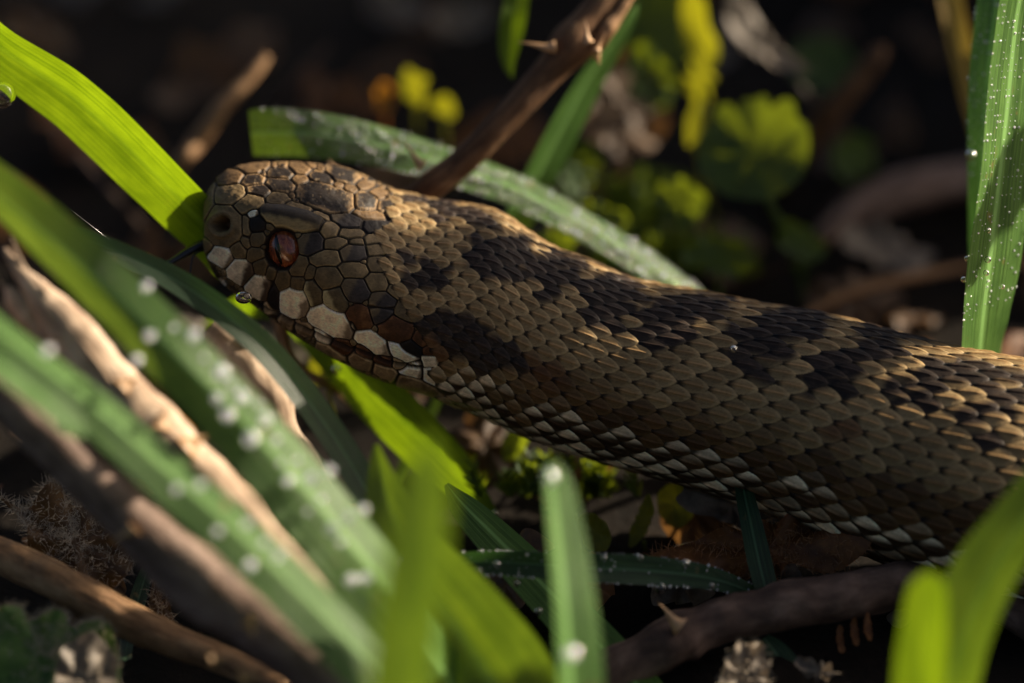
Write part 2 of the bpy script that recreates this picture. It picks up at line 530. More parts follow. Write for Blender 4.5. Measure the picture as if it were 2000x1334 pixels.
# dark marks of the back: strokes of x, y with a radius (photo px)
DARK = [((930, 472), (1020, 480), 11), ((960, 490), (1030, 500), 11), ((910, 494), (950, 500), 10), ((915, 514), (1005, 516), 12), ((940, 538), (1000, 528), 10),
        ((1010, 538), (1075, 552), 10), ((1035, 520), (1070, 522), 12), ((1074, 506), (1128, 518), 11), ((1076, 534), (1118, 540), 11), ((1090, 556), (1132, 562), 9),
        ((1050, 572), (1082, 578), 7), ((1158, 558), (1196, 566), 9), ((1188, 552), (1236, 564), 9), ((1210, 578), (1252, 584), 9), ((1146, 580), (1212, 588), 11),
        ((1146, 598), (1222, 612), 11), ((1152, 616), (1184, 620), 11), ((1162, 634), (1198, 638), 11), ((1248, 614), (1300, 622), 12), ((1268, 606), (1388, 618), 12),
        ((1322, 590), (1412, 598), 10), ((1256, 668), (1332, 650), 16), ((1285, 636), (1330, 632), 14), ((1474, 636), (1604, 624), 13), ((1530, 606), (1580, 612), 8),
        ((1436, 650), (1604, 650), 13), ((1448, 676), (1532, 690), 14), ((1440, 700), (1498, 728), 14), ((1672, 656), (1804, 664), 13), ((1604, 700), (1742, 688), 14),
        ((1586, 732), (1660, 720), 13), ((1580, 760), (1642, 754), 13), ((1740, 758), (1822, 752), 14), ((1746, 788), (1804, 784), 12), ((1802, 728), (1934, 744), 13),
        ((1862, 720), (2000, 752), 12), ((1884, 816), (1958, 810), 12), ((1890, 852), (1934, 856), 12), ((1925, 770), (2010, 790), 12), ((2040, 790), (2200, 860), 24),
        ((820, 630), (906, 630), 15), ((862, 656), (936, 652), 18), ((895, 678), (986, 684), 20), ((930, 704), (1002, 704), 16), ((800, 545), (850, 548), 12),
        ((835, 520), (862, 528), 11), ((780, 500), (806, 508), 10), ((800, 395), (880, 410), 12), ((880, 420), (960, 436), 10), ((830, 430), (870, 440), 8),
        ((2300, 860), (2420, 960), 34), ((2480, 860), (2600, 960), 34), ((2660, 800), (2800, 900), 34)]
RUST = [((1000, 700), (1090, 740), 20), ((1630, 842), (1660, 846), 18), ((690, 600), (860, 680), 30)]


def add_granules():
    r = random.Random(4)
    made = 0
    for _ in range(9000):
        x, y = r.uniform(408, 880), r.uniform(322, 745)
        best = 1e9
        for (sx, sy, rx, ry, ang, c, h_) in SEEDS:
            co, si = math.cos(R(ang)), math.sin(R(ang))
            u, w = ((x - sx) * co + (y - sy) * si) / rx, (-(x - sx) * si + (y - sy) * co) / ry
            best = min(best, (math.hypot(u, w) - 1) * min(rx, ry) * .8)
            if best < 3.2: break
        if best < 3.2: continue
        q = min(best, 9) * r.uniform(.75, 1.0)
        crown = y < np.interp(x, [400, 520, 640, 760, 880], [400, 400, 440, 455, 470])
        SEEDS.append((x, y, q * r.uniform(1.0, 1.5), q, r.uniform(0, 30), r.choice('odod' if crown else 'tbbt'), .14))
        made += 1
    return made


add_granules()


def stroke_field(x, y, strokes, soft):
    f = np.zeros(len(x))
    for (ax, ay), (bx, by), r in strokes:
        dx, dy = bx - ax, by - ay
        t = np.clip(((x - ax) * dx + (y - ay) * dy) / (dx * dx + dy * dy), 0, 1)
        d = np.hypot(x - ax - t * dx, y - ay - t * dy)
        f = np.maximum(f, 1 - sstep(r - soft, r + soft, d))
    return f


def build_snake():
    nodes = cat_nodes(NODES)
    step = np.linalg.norm(np.diff(nodes[:, 0:2], axis=0), axis=1) + np.linalg.norm(np.diff(nodes[:, 2:4], axis=0), axis=1)
    # fine rows inside the picture, coarse ones on the coils outside it
    cx = (nodes[:, 0] + nodes[:, 2]) / 2
    w = np.where(cx[1:] < 2080, 1.0, .22)
    S = np.concatenate([[0], np.cumsum(step * w)])
    NT = 1400
    s = np.linspace(0, S[-1], NT)
    nd_ = np.stack([np.interp(s, S, nodes[:, c]) for c in range(8)], 1)
    T, B = nd_[:, 0:2], nd_[:, 2:4]
    C = (T + B) / 2
    half = np.linalg.norm(T - B, axis=1) / 2 * K                   # mm
    phi, asp, ex = np.radians(nd_[:, 5]), nd_[:, 6], nd_[:, 7]
    al = np.radians(np.concatenate([np.linspace(-62, 150, 470, endpoint=False), np.linspace(150, 298, 80, endpoint=False)]))
    NA = len(al)
    ca, sa = np.cos(al)[None], np.sin(al)[None]
    e = (2 / ex)[:, None]
    up = np.sign(ca) * np.abs(ca) ** e
    lat = np.sign(sa) * np.abs(sa) ** e * asp[:, None]
    v = up * np.cos(phi)[:, None] - lat * np.sin(phi)[:, None]
    d = up * np.sin(phi)[:, None] + lat * np.cos(phi)[:, None]
    vmax = np.abs(v).max(1, keepdims=True)
    v /= vmax
    d /= vmax
    px = C[:, 0:1] + v * (T - B)[:, 0:1] / 2
    py = C[:, 1:2] + v * (T - B)[:, 1:2] / 2
    dep = nd_[:, 4:5] + d * half[:, None]
    sc = (DIST - dep) / DIST * K
    pos = OV + dep[..., None] * FV + ((px - 1000) * sc)[..., None] * RV + ((667 - py) * sc)[..., None] * UV_
    gs = np.gradient(pos, axis=0)
    ga = np.roll(pos, -1, 1) - np.roll(pos, 1, 1)
    nrm = norm(np.cross(ga, gs))
    cen = pos.mean(1, keepdims=True)
    flip = np.sign((nrm * (pos - cen)).sum(-1).mean())
    nrm *= flip
    # mirrored lookup so that the far side carries the same plates
    far = (nrm @ FV) < -.05
    alm = np.where(far, -al[None], al[None])
    alm = (alm + np.pi) % (2 * np.pi) - np.pi
    vm = np.sign(np.cos(alm)) * np.abs(np.cos(alm)) ** e * np.cos(phi)[:, None] - np.sign(np.sin(alm)) * np.abs(np.sin(alm)) ** e * asp[:, None] * np.sin(phi)[:, None]
    vm /= vmax
    qx = (C[:, 0:1] + vm * (T - B)[:, 0:1] / 2)
    qy = (C[:, 1:2] + vm * (T - B)[:, 1:2] / 2)

    N = NT * NA
    X, Y = qx.ravel(), qy.ravel()
    pts = pos.reshape(-1, 3)
    AL = np.broadcast_to((al + np.pi) % (2 * np.pi) - np.pi, (NT, NA)).ravel()
    # ---------------- body scales on a lattice
    ax_len = np.concatenate([[0], np.cumsum(np.linalg.norm(np.diff(C, axis=0), axis=1))])
    pitch = np.interp(C[:, 0], [400, 760, 900, 1080, 1300, 1800, 2300], [34, 36, 40, 47, 61, 66, 66])
    idx = np.concatenate([[0], np.cumsum(np.diff(ax_len) / pitch[1:])])
    ROWS = 46
    I = np.broadcast_to(idx[:, None], (NT, NA)).ravel()
    # rows lie closer on the back and wider towards the belly
    tab_a = np.radians(np.arange(0, 181))
    dens = np.interp(np.degrees(tab_a), [0, 40, 75, 105, 180], [1.18, 1.12, .98, .74, .74])
    tab_q = np.concatenate([[0], np.cumsum(dens[:-1])])
    tab_q *= ROWS / 2 / tab_q[-1]
    aw = (al + np.pi) % (2 * np.pi) - np.pi
    qf = np.sign(aw) * np.interp(np.abs(aw), tab_a, tab_q) + np.where(al > np.pi, ROWS, 0)
    Q = np.broadcast_to(qf[None], (NT, NA)).ravel()
    # slight wander so that no two scales agree
    wob = np.broadcast_to(((idx * 37.7) % 1)[:, None], (NT, NA)).ravel()
    jj = np.floor(Q).astype(int)
    best = np.full(N, -1.0)
    bi = np.zeros(N, int)
    bj = np.zeros(N, int)
    ba = np.zeros(N)
    bb = np.zeros(N)
    hsh = lambda i, j, k: np.modf(np.abs(np.sin(i * 12.9898 + (j % ROWS) * 78.233 + k * 37.719) * 43758.5453))[0]
    # pixel position of a lattice centre
    def centre_px(ci, cj):
        t = np.interp(ci, idx, np.arange(NT))
        cw = (cj + ROWS / 2) % ROWS - ROWS / 2
        a0 = np.sign(cw) * np.interp(np.abs(cw), tab_q, tab_a)
        k = np.clip(np.round(t).astype(int), 0, NT - 1)
        vv = np.cos(a0) * np.cos(phi[k]) - np.sin(a0) * asp[k] * np.sin(phi[k])
        dd = np.cos(a0) * np.sin(phi[k]) + np.sin(a0) * asp[k] * np.cos(phi[k])
        a1 = np.where(dd < -.25, -a0, a0)
        vv = (np.cos(a1) * np.cos(phi[k]) - np.sin(a1) * asp[k] * np.sin(phi[k])) / vmax[k, 0]
        return C[k, 0] + vv * (T - B)[k, 0] / 2, C[k, 1] + vv * (T - B)[k, 1] / 2
    # the neck line: plates in front of it, lattice behind
    LINE_Y = [300, 380, 470, 560, 620, 700, 800, 1200]
    LINE_X = [740, 752, 735, 752, 792, 838, 868, 868]
    neck = lambda x, y: x - np.interp(y, LINE_Y, LINE_X)
    for dj in (-1, 0, 1, 2):
        j = jj + dj
        par = (j % 2) * .5
        for di in (-1, 0, 1):
            ci = np.round(I - par) + di + par
            jit = hsh(ci, j, 1) - .5
            a = I - ci - jit * .10
            b = Q - j - (hsh(ci, j, 2) - .5) * .16
            wid = .95 + (hsh(ci, j, 3) - .5) * .10
            tip = .64 + (hsh(ci, j, 4) - .5) * .06
            ww = np.where(a > 0, np.clip(1 - (np.clip(a, 0, None) / tip) ** 1.7, 0, 1) ** .72, 1 - .35 * (a / .7) ** 2) * wid
            rr = np.abs(b) / np.maximum(ww, 1e-4)
            inside = (a < tip) & (a > -.72) & (rr < 1)
            edge = np.where(a > 0, ((np.clip(a, 0, None) / tip) ** 1.7 + (np.abs(b) / wid) ** 1.4) ** .68, np.abs(b) / wid)
            h = .16 + .60 * (a + .72) / 1.38 + .30 * (1 - np.clip(edge, 0, 1) ** 2.0)
            h = h * (1 - sstep(.86, 1.0, edge) * .30)
            h += .20 * np.exp(-(b / .085) ** 2) * sstep(-.6, -.2, a) * (1 - sstep(.25, .55, a))
            h = np.where(inside, h, -1)
            cpx, cpy = None, None
            up_ = h > best
            if di == 0 or True:
                best = np.where(up_, h, best)
                bi = np.where(up_, np.round(ci * 2).astype(int), bi)
                bj = np.where(up_, j, bj)
                ba = np.where(up_, a, ba)
                bb = np.where(up_, b, bb)
    ccx, ccy = centre_px(bi / 2, bj)
    nk = neck(ccx, ccy) > 0
    body_ok = (best > 0) & nk
    size = np.interp(X, [700, 900, 1100, 1500, 2000], [.50, .60, .72, .88, 1.0])           # mm of relief
    hb = np.where(body_ok, best * size * .85, 0.0)
    # ---------------- pigment of the body scales
    warp = noise3(np.stack([X, Y, 0 * X], 1), 26, 5, 2) * 5
    r1, r2, r3 = hsh(bi / 2, bj, 5), hsh(bi / 2, bj, 6), hsh(bi / 2, bj, 7)
    mixx, mixy = ccx * .55 + X * .45 + (r2 - .5) * 15, ccy * .55 + Y * .45 + (r3 - .5) * 12
    dark = stroke_field(mixx + warp, mixy + warp * .6, [(a_, b_, r_ * 1.15 + 2) for a_, b_, r_ in DARK], 6)
    rust = stroke_field(mixx, mixy, RUST, 12)
    t01 = np.interp(I, idx, np.linspace(0, 1, NT))
    aa = np.degrees(np.interp(np.abs((bj + ROWS / 2) % ROWS - ROWS / 2), tab_q, tab_a))                    # degrees from the back line, scale-wise
    col = np.empty((N, 3))
    tan = np.array([.235, .162, .076])
    oliv = np.array([.205, .140, .064])
    brn = np.array([.080, .044, .017])
    crm = np.array([.68, .57, .39])
    blk = np.array([.015, .0105, .0080])
    f_br = sstep(50, 72, aa + (r1 - .5) * 14) * sstep(900, 1080, ccx)
    f_cr = sstep(80, 94, aa + (r2 - .5) * 10)
    f_cr = np.maximum(f_cr, sstep(8, 40, ccy - np.interp(ccx, [820, 900, 960, 1040, 1100], [680, 706, 728, 775, 830])) * (1 - sstep(1000, 1090, ccx)))
    col[:] = tan
    col += (oliv - tan) * (sstep(35, 70, aa))[:, None]
    col *= (1 + (r3 - .5) * .5)[:, None]
    col += (brn * (1 + (r3[:, None] - .5) * .7) - col) * f_br[:, None]
    # cream belly-side scales with a dark hind corner
    cfac = sstep(-.08, .30, -bb * .62 - ba * .28 + (r2 - .5) * .5)
    cream = crm * (.8 + .4 * r3[:, None])
    dk_corner = np.array([.035, .020, .010])
    ctone = dk_corner + (cream - dk_corner) * cfac[:, None]
    col += (ctone - col) * (f_cr * (.25 + .75 * (r1 > .28)))[:, None]
    col += (np.array([.090, .040, .016]) - col) * (rust * .8)[:, None]
    dk = np.clip(dark * 1.15 - .08 + (r1 - .5) * .2 * (dark > .05), 0, 1)
    col += (blk * (1 + r2[:, None]) + np.array([.05, .032, .02]) * np.clip(noise3(np.stack([I * 5, Q * 8, r1 * 9], 1), 1.0, 4, 2), 0, 1)[:, None] - col) * dk[:, None]
    # lighter rim, darker fold between scales, streaks along the scale
    rim = sstep(.62, .82, np.sqrt(np.clip(np.where(ba > 0, (np.clip(ba, 0, 9) / .64) ** 1.7, 0) + np.abs(bb) ** 1.4, 0, 4) ** 1.36))
    col *= (1 + .35 * rim)[:, None]
    streak = noise3(np.stack([I * 1.6, Q * 9, r1 * 50], 1), 1.0, 9, 2)
    col *= (1 + .30 * streak)[:, None]
    col *= (1 - .18 * np.exp(-((np.abs(bb) - .28) / .14) ** 2) * (ba < .35))[:, None]
    col[~(best > .02)] = (.012, .008, .006)
    eg = np.sqrt(np.clip(np.where(ba > 0, (np.clip(ba, 0, 9) / .64) ** 1.7, 0) + np.abs(bb / .95) ** 1.4, 0, 4) ** 1.36)
    col *= (1 - .85 * sstep(.88, .97, eg))[:, None]
    col *= (1 - .90 * sstep(-.13, -.36, ba - .10 * np.abs(bb)))[:, None]
    col *= (1 + np.array([.10, -.04, -.14]) * (np.exp(-(bb / .26) ** 2) * (ba < .4))[:, None])
    # ---------------- head plates
    head = np.where((neck(X, Y) < 34) & (X < 960))[0]
    hx, hy = X[head], Y[head]
    wv = np.stack([hx, hy, 0 * hx], 1)
    hx = hx + noise3(wv, 22, 1, 2) * 2.0
    hy = hy + noise3(wv, 22, 2, 2) * 2.0
    d1 = np.full(len(head), 1e9)
    d2 = np.full(len(head), 1e9)
    k1 = np.zeros(len(head), int)
    lu = np.zeros(len(head))
    lv = np.zeros(len(head))
    rr_ = np.array([min(q[2], q[3]) for q in SEEDS])
    for k, (sx, sy, rx, ry, ang, c, dome) in enumerate(SEEDS):
        co, si = math.cos(R(ang)), math.sin(R(ang))
        u = ((hx - sx) * co + (hy - sy) * si) / rx
        w_ = (-(hx - sx) * si + (hy - sy) * co) / ry
        dist = (np.abs(u) ** 2.4 + np.abs(w_) ** 2.4) ** (1 / 2.4)
        dm = (dist - 1) * min(rx, ry) * .8                # about pixels outside the plate
        n1 = dm < d1
        d2 = np.where(n1, d1, np.minimum(d2, dm))
        lu, lv = np.where(n1, u, lu), np.where(n1, w_, lv)
        k1 = np.where(n1, k, k1)
        d1 = np.where(n1, dm, d1)
    gap = d2 - d1
    dome = np.array([q[6] for q in SEEDS])[k1]
    gw = np.clip(rr_[k1] * .36, 1.8, 3.2)
    prof = sstep(.25, 1, gap / gw)
    hh = (.12 + dome * .62) * (prof * .80 + .20 * np.clip(1 - (lu ** 2 + lv ** 2), 0, 1)) * 1.15
    keys = np.array([PIG[q[5]] for q in SEEDS])
    hcol = keys[k1].copy()
    kk = np.array([q[5] for q in SEEDS])[k1]
    rh = np.modf(np.abs(np.sin(k1 * 91.7) * 4375.8))[0]
    hcol *= (1 + (rh - .5) * .25)[:, None]
    blot = noise3(wv, 13, 21, 3)
    fine = noise3(wv, 4.0, 22, 2)
    hcol *= (1 + .50 * blot + .34 * fine)[:, None]
    # two-tone plates
    def tone(sel, fac, c2):
        f = np.where(sel, fac, 0)[:, None]
        hcol[:] = hcol + (np.array(c2) - hcol) * f
    tone(kk == 's', sstep(.20, .55, lv + blot * .15) * (1 - sstep(.45, .9, lu)), (.26, .185, .085))
    tone(kk == 'c', sstep(.42, .75, lu + blot * .35) * .85, (.085, .050, .026))
    tone(kk == 'C', sstep(.15, .60, lu - lv * .35 + blot * .45), (.070, .044, .026))
    tone(kk == 'D', sstep(.1, .5, -lu + blot * .3) * .8, (.36, .31, .17))
    tone(kk == 'n', sstep(.1, .5, -lu - lv * .3 + blot * .4) * .7, (.135, .095, .048))
    tone((kk == 'd'), sstep(.65, 1.0, np.maximum(np.abs(lu), np.abs(lv)) + fine * .25 + blot * .2) * .75, (.25, .155, .07))
    tone((kk == 'd'), sstep(.40, .7, fine * 1.2 + blot * .4) * .5, (.30, .22, .13))
    tone(kk == 'o', sstep(.2, .6, fine + blot * .6) * .7, (.06, .036, .02))
    tone(kk == 'm', sstep(.0, .4, blot) * .7, (.07, .035, .015))
    tone(kk == 'r', sstep(.1, .5, blot) * .6, (.16, .075, .03))
    rimh = sstep(1.0, .35, gap / (gw * 1.9)) * sstep(.5, .9, gap / gw)
    hcol *= (1 + .95 * rimh)[:, None]
    gro = sstep(.25, .95, gap / gw)[:, None]
    hcol = np.array([.012, .008, .006]) * (1 - gro) + hcol * gro
    # nostril
    nr = np.hypot((hx - 437) / 17, (hy - 439) / 15.5)
    ring = np.exp(-((nr - 1.35) / .3) ** 2) * .22
    hh += ring
    pit = 1 - sstep(.55, 1.08, nr + blot * .15)
    hh -= 1.7 * pit
    hcol += (np.array([.045, .016, .010]) - hcol) * (pit * .9)[:, None]
    # eye socket under the brow
    er = np.hypot((hx - 551) / 34, (hy - 487) / 40)
    sock = 1 - sstep(.75, 1.05, er)
    hh = hh * (1 - sock) - 1.2 * sock
    # mouth line
    ml = stroke_field(hx, hy, [((402, 502), (436, 548), 3), ((436, 548), (490, 586), 3), ((490, 586), (545, 614), 3.4), ((545, 614), (610, 647), 3.4), ((610, 647), (690, 682), 3.4),
                               ((690, 678), (760, 706), 3), ((760, 706), (822, 716), 3)], 2.5)
    hh -= .50 * ml
    hcol *= (1 - .88 * ml)[:, None]
    ndf = (nrm @ FV).ravel()
    fw = np.where(far.ravel(), sstep(-.05, -.40, ndf), 1.0)
    hh = hh * fw[head] + .2 * (1 - fw[head])
    bwin = body_ok[head] & (hb[head] > hh - .05) & (neck(X[head], Y[head]) > -30)
    bwin |= neck(X[head], Y[head]) > 30
    disp = hb.copy()
    disp[head] = np.where(bwin, hb[head], hh)
    col[head] = np.where(bwin[:, None], col[head], hcol)
    # broad head form: brow ridge
    brow = np.exp(-((X - 575) / 75) ** 4 - ((Y - np.interp(X, [480, 640], [415, 448])) / 20) ** 2)
    disp += brow * 1.0 * (X < 720) * fw
    crown = (X < 900) * (1 - sstep(-12, 18, Y - np.interp(X, [400, 520, 640, 760, 900], [395, 400, 440, 455, 470])))
    disp += noise3(pts, .5, 8, 2) * .018 + crown * (noise3(pts, .55, 12, 3) * .085)
    taper = np.repeat(sstep(0, 10, np.arange(NT)), NA)
    out = pts + nrm.reshape(-1, 3) * (disp * taper)[:, None]
    col = np.clip(col, .004, .8)
    # caps
    verts = np.vstack([out, out.reshape(NT, NA, 3)[0].mean(0), out.reshape(NT, NA, 3)[-1].mean(0)])
    cols = np.vstack([col, col[:1], col[-1:]])
    q = grid_faces(NT, NA, True)
    k = np.arange(NA)
    cap0 = np.stack([np.full(NA, N), (k + 1) % NA, k], 1)
    base = (NT - 1) * NA
    cap1 = np.stack([np.full(NA, N + 1), base + k, base + (k + 1) % NA], 1)
    if flip < 0:
        pass
    ctr = P(1500, 800, -5)
    root = empty('snake', (ctr[0], ctr[1], 0))
    tag(root, 'brown adder with dark zigzag back raising its scaly head above the grass', 'snake')
    mesh_obj('body', verts, [q, cap0, cap1], M['snake'], root, col=cols)

    # surface lookup for the eyes
    PX, PY = px, py
    def at(x, y, farside=False):
        if farside:
            dd = np.hypot(qx - x, qy - y) + np.where(far, 0, 1e6)
        else:
            dd = np.hypot(PX - x, PY - y) + np.where((nrm @ FV) > .1, 0, 1e6)
        i = np.argmin(dd)
        return pts[i], nrm.reshape(-1, 3)[i]
    for side in (False, True):
        p, n = at(551, 486, side)
        build_eye(root, p, n)
    return root


def build_eye(root, p, n):
    m, nt, b = new_mat('snake_iris')
    tc = nt.nodes.new('ShaderNodeTexCoord')
    n1 = noise_tex(nt, mapping(nt, tc.outputs['Object'], (2200, 2200, 900)), 1.0, 5, .7, .6)
    nt.links.new(ramp(nt, n1, [(.28, (.04, .008, .004)), (.46, (.15, .032, .012)), (.62, (.29, .085, .026)), (.78, (.42, .18, .075))]), b.inputs['Base Color'])
    b.inputs['Roughness'].default_value = .22
    b.inputs['Coat Weight'].default_value = .6
    b.inputs['Coat Roughness'].default_value = .04
    up = UV_ - n * (UV_ @ n)
    up = up / np.linalg.norm(up)
    sd = np.cross(up, n)
    tl = R(-10)
    up, sd = up * math.cos(tl) + sd * math.sin(tl), sd * math.cos(tl) - up * math.sin(tl)
    rx, ry, rz = 1.85, 2.15, 1.5
    c = p - n * 1.12
    th, ph = np.meshgrid(np.linspace(0.001, math.pi - .001, 40), np.linspace(0, 2 * math.pi, 64, endpoint=False), indexing='ij')
    loc = np.stack([np.sin(th) * np.cos(ph) * rx, np.cos(th) * ry, np.sin(th) * np.sin(ph) * rz], -1).reshape(-1, 3)
    basis = np.stack([sd, up, n])
    eye = mesh_obj('eye', c + loc @ basis, grid_faces(40, 64, True), m, root)
    # slit pupil, a lens just proud of the eye
    mp, _, bp = new_mat('snake_pupil')
    bp.inputs['Base Color'].default_value = (.006, .004, .003, 1)
    bp.inputs['Roughness'].default_value = .12
    vv = []
    for i in range(25):
        t = -1 + 2 * i / 24
        wv = .31 * (1 - t * t) ** .8 + .004
        for k in range(7):
            x = -.42 + wv * (k - 3) / 3
            y = t * 1.75
            z = rz * math.sqrt(max(0, 1 - (x / rx) ** 2 - (y / ry) ** 2)) + .03 * (1 - ((k - 3) / 3.01) ** 2)
            vv.append((x, y, z))
    mesh_obj('pupil', c + np.array(vv) @ basis, grid_faces(25, 7), mp, eye)


def tube_mesh(path, rad, seg=16, wob=0, seed=0, closed=True):
    """path (n,3) mm, rad (n,) mm -> verts, faces, uv"""
    n = len(path)
    t = norm(np.gradient(path, axis=0))
    ref = np.array([0, 0, 1.0]) if abs(t[0, 2]) < .9 else np.array([1.0, 0, 0])
    nv = np.empty((n, 3))
    cur = ref
    for i in range(n):
        cur = cur - t[i] * (cur @ t[i])
        cur = cur / np.linalg.norm(cur)
        nv[i] = cur
    bv = np.cross(t, nv)
    a = np.linspace(0, 2 * math.pi, seg, endpoint=False)
    ring = nv[:, None] * np.cos(a)[None, :, None] + bv[:, None] * np.sin(a)[None, :, None]
    p = path[:, None] + ring * rad[:, None, None]
    if wob:
        f = noise3(p.reshape(-1, 3), max(rad.max() * 1.3, .3), seed, 3).reshape(n, seg)
        p = p + ring * (f * wob * rad[:, None])[..., None]
    v = p.reshape(-1, 3)
    L = np.concatenate([[0], np.cumsum(np.linalg.norm(np.diff(path, axis=0), axis=1))])
    uv = np.stack([np.broadcast_to(a / (2 * math.pi), (n, seg)), np.broadcast_to(L[:, None], (n, seg))], -1).reshape(-1, 2)
    faces = [grid_faces(n, seg, True)]
    if closed:
        v = np.vstack([v, path[0], path[-1]])
        uv = np.vstack([uv, [0, 0], [0, L[-1]]])
        k = np.arange(seg)
        faces.append(np.stack([np.full(seg, n * seg), (k + 1) % seg, k], 1))
        faces.append(np.stack([np.full(seg, n * seg + 1), (n - 1) * seg + k, (n - 1) * seg + (k + 1) % seg], 1))
    return v, faces, uv


def pix_path(pts, n):
    """rows of (px, py, d, w px) -> world path mm and w mm"""
    rows = []
    for (x, y, d, w) in pts:
        if d is None: d = gd(x, y, -1.0)
        rows.append((*P(x, y, d), w * K))
    sp, _ = spline(rows, n)
    return sp[:, :3], np.maximum(sp[:, 3], .01)


snake = build_snake()


def build_tongue():
    m, nt, b = new_mat('snake_tongue')
    b.inputs['Base Color'].default_value = (.006, .006, .009, 1)
    b.inputs['Roughness'].default_value = .22
    path, w = pix_path([(430, 478, -7.5, 9), (398, 478, -7.5, 11), (370, 490, -7, 9), (345, 505, -6.5, 7), (322, 518, -6, 5.5), (300, 526, -6, 3)], 40)
    tg = mesh_obj('tongue', *tube_mesh(path, w, 12)[:2], m, snake)
    for pts in ([(308, 526, -6, 3), (280, 518, -4, 2.4), (245, 495, -2, 2), (195, 455, 0, 1.6), (138, 410, 1, .8)],
                [(404, 486, -6.8, 2.2), (380, 497, -6, 2), (373, 520, -5.6, 1.6), (371, 548, -5.4, 1.2), (372, 575, -5.2, .6)]):
        path, w = pix_path(pts, 30)
        mesh_obj('tongue_tip', *tube_mesh(path, w, 8)[:2], m, tg)


build_tongue()

# ------------------------------------------------------------------ plants
def blade(label, pts, mat, roll=0, fold=0, curl=0, cat='grass blade', name='grass_blade', group='grass blades around the snake', n=110, m=15, wav=.0, flip=False):
    """pts: tip to root rows (px, py, depth mm, apparent width px); roll turns the face up, fold is the V of the midrib"""
    path, w = pix_path(pts, n)
    if isinstance(roll, (int, float)): roll = [roll, roll]
    rl = np.radians(np.interp(np.linspace(0, 1, n), np.linspace(0, 1, len(roll)), roll))
    t = norm(np.gradient(path, axis=0))
    side = np.cross(t, FV)
    side = norm(side)
    if side[n // 3] @ UV_ < 0: side = -side              # side points up in the picture
    face = norm(np.cross(side, t))
    face = np.where((face @ FV)[:, None] < 0, -face, face)
    sd = side * np.cos(rl)[:, None] - face * np.sin(rl)[:, None]
    fc = face * np.cos(rl)[:, None] + side * np.sin(rl)[:, None]
    hw = w / 2 / np.maximum(np.cos(rl), .35)
    u = np.linspace(-1, 1, m)
    fa = R(fold)
    off = np.abs(u) * math.tan(fa) if fold else 0 * u
    off = off + curl * u * u
    v = path[:, None] + sd[:, None] * (u[None, :, None] * hw[:, None, None]) + fc[:, None] * (off[None, :, None] * hw[:, None, None])
    L = np.concatenate([[0], np.cumsum(np.linalg.norm(np.diff(path, axis=0), axis=1))])
    wv = noise3(np.stack([L, 0 * L, 0 * L], 1), 9, len(label), 2)
    v += fc[:, None] * (wv * hw * (.12 + wav))[:, None, None] * u[None, :, None]
    # thin body: a second sheet just below
    th = .10
    v2 = v - fc[:, None] * th * (1 - .8 * np.abs(u))[None, :, None]
    V = np.vstack([v.reshape(-1, 3), v2.reshape(-1, 3)])
    uv = np.stack([np.broadcast_to((u + 1) / 2, (n, m)), np.broadcast_to(L[:, None], (n, m))], -1).reshape(-1, 2)
    o = mesh_obj(name, v.reshape(-1, 3), grid_faces(n, m), M[mat], None, uv=uv)
    tag(o, label, cat, group)
    o_data[label] = (v, fc, hw)
    return o


o_data = {}


def thorn(parent, px0, py0, px1, py1, d, r_px, mat='thorn', bend=.25, name='thorn', d1=None):
    a = P(px0, py0, d)
    b = P(px1, py1, d if d1 is None else d1)
    ax = b - a
    sidev = np.cross(norm(ax), FV)
    ts = np.linspace(0, 1, 14)
    path = a + ax * ts[:, None] + sidev * (np.sin(ts * math.pi * .5) ** 2 * bend * np.linalg.norm(ax))[:, None]
    path -= sidev * bend * np.linalg.norm(ax) * ts[:, None] ** 1
    rad = r_px * K * ((1 - ts) ** 1.3 + .5 * (1 - ts) ** 6 + .03)
    v, f, uv = tube_mesh(path, rad, 12)
    return mesh_obj(name, v, f, M[mat], parent, uv=uv)


def stem(label, pts, mat, wob=.12, thorns=(), n=140, seg=26, group='bramble stems', cat='bramble stem', name='bramble_stem', tmat='thorn', seed=1, nodes=()):
    path, r = pix_path(pts, n)
    L = np.concatenate([[0], np.cumsum(np.linalg.norm(np.diff(path, axis=0), axis=1))])
    for (x, y, amp, wid) in nodes:                         # swollen leaf joints
        c = min(range(n), key=lambda i: np.linalg.norm(path[i] - P(x, y, (path[i] - OV) @ FV)))
        r = r * (1 + amp * np.exp(-((L - L[c]) / wid) ** 2))
    base = path[-1]
    root = empty(name, (base[0], base[1], max(0, base[2])))
    tag(root, label, cat, group)
    v, f, uv = tube_mesh(path, r, seg, wob, seed)
    mesh_obj('stalk', v, f, M[mat], root, uv=uv)
    for t in thorns:
        thorn(root, *t, mat=tmat)
    return root


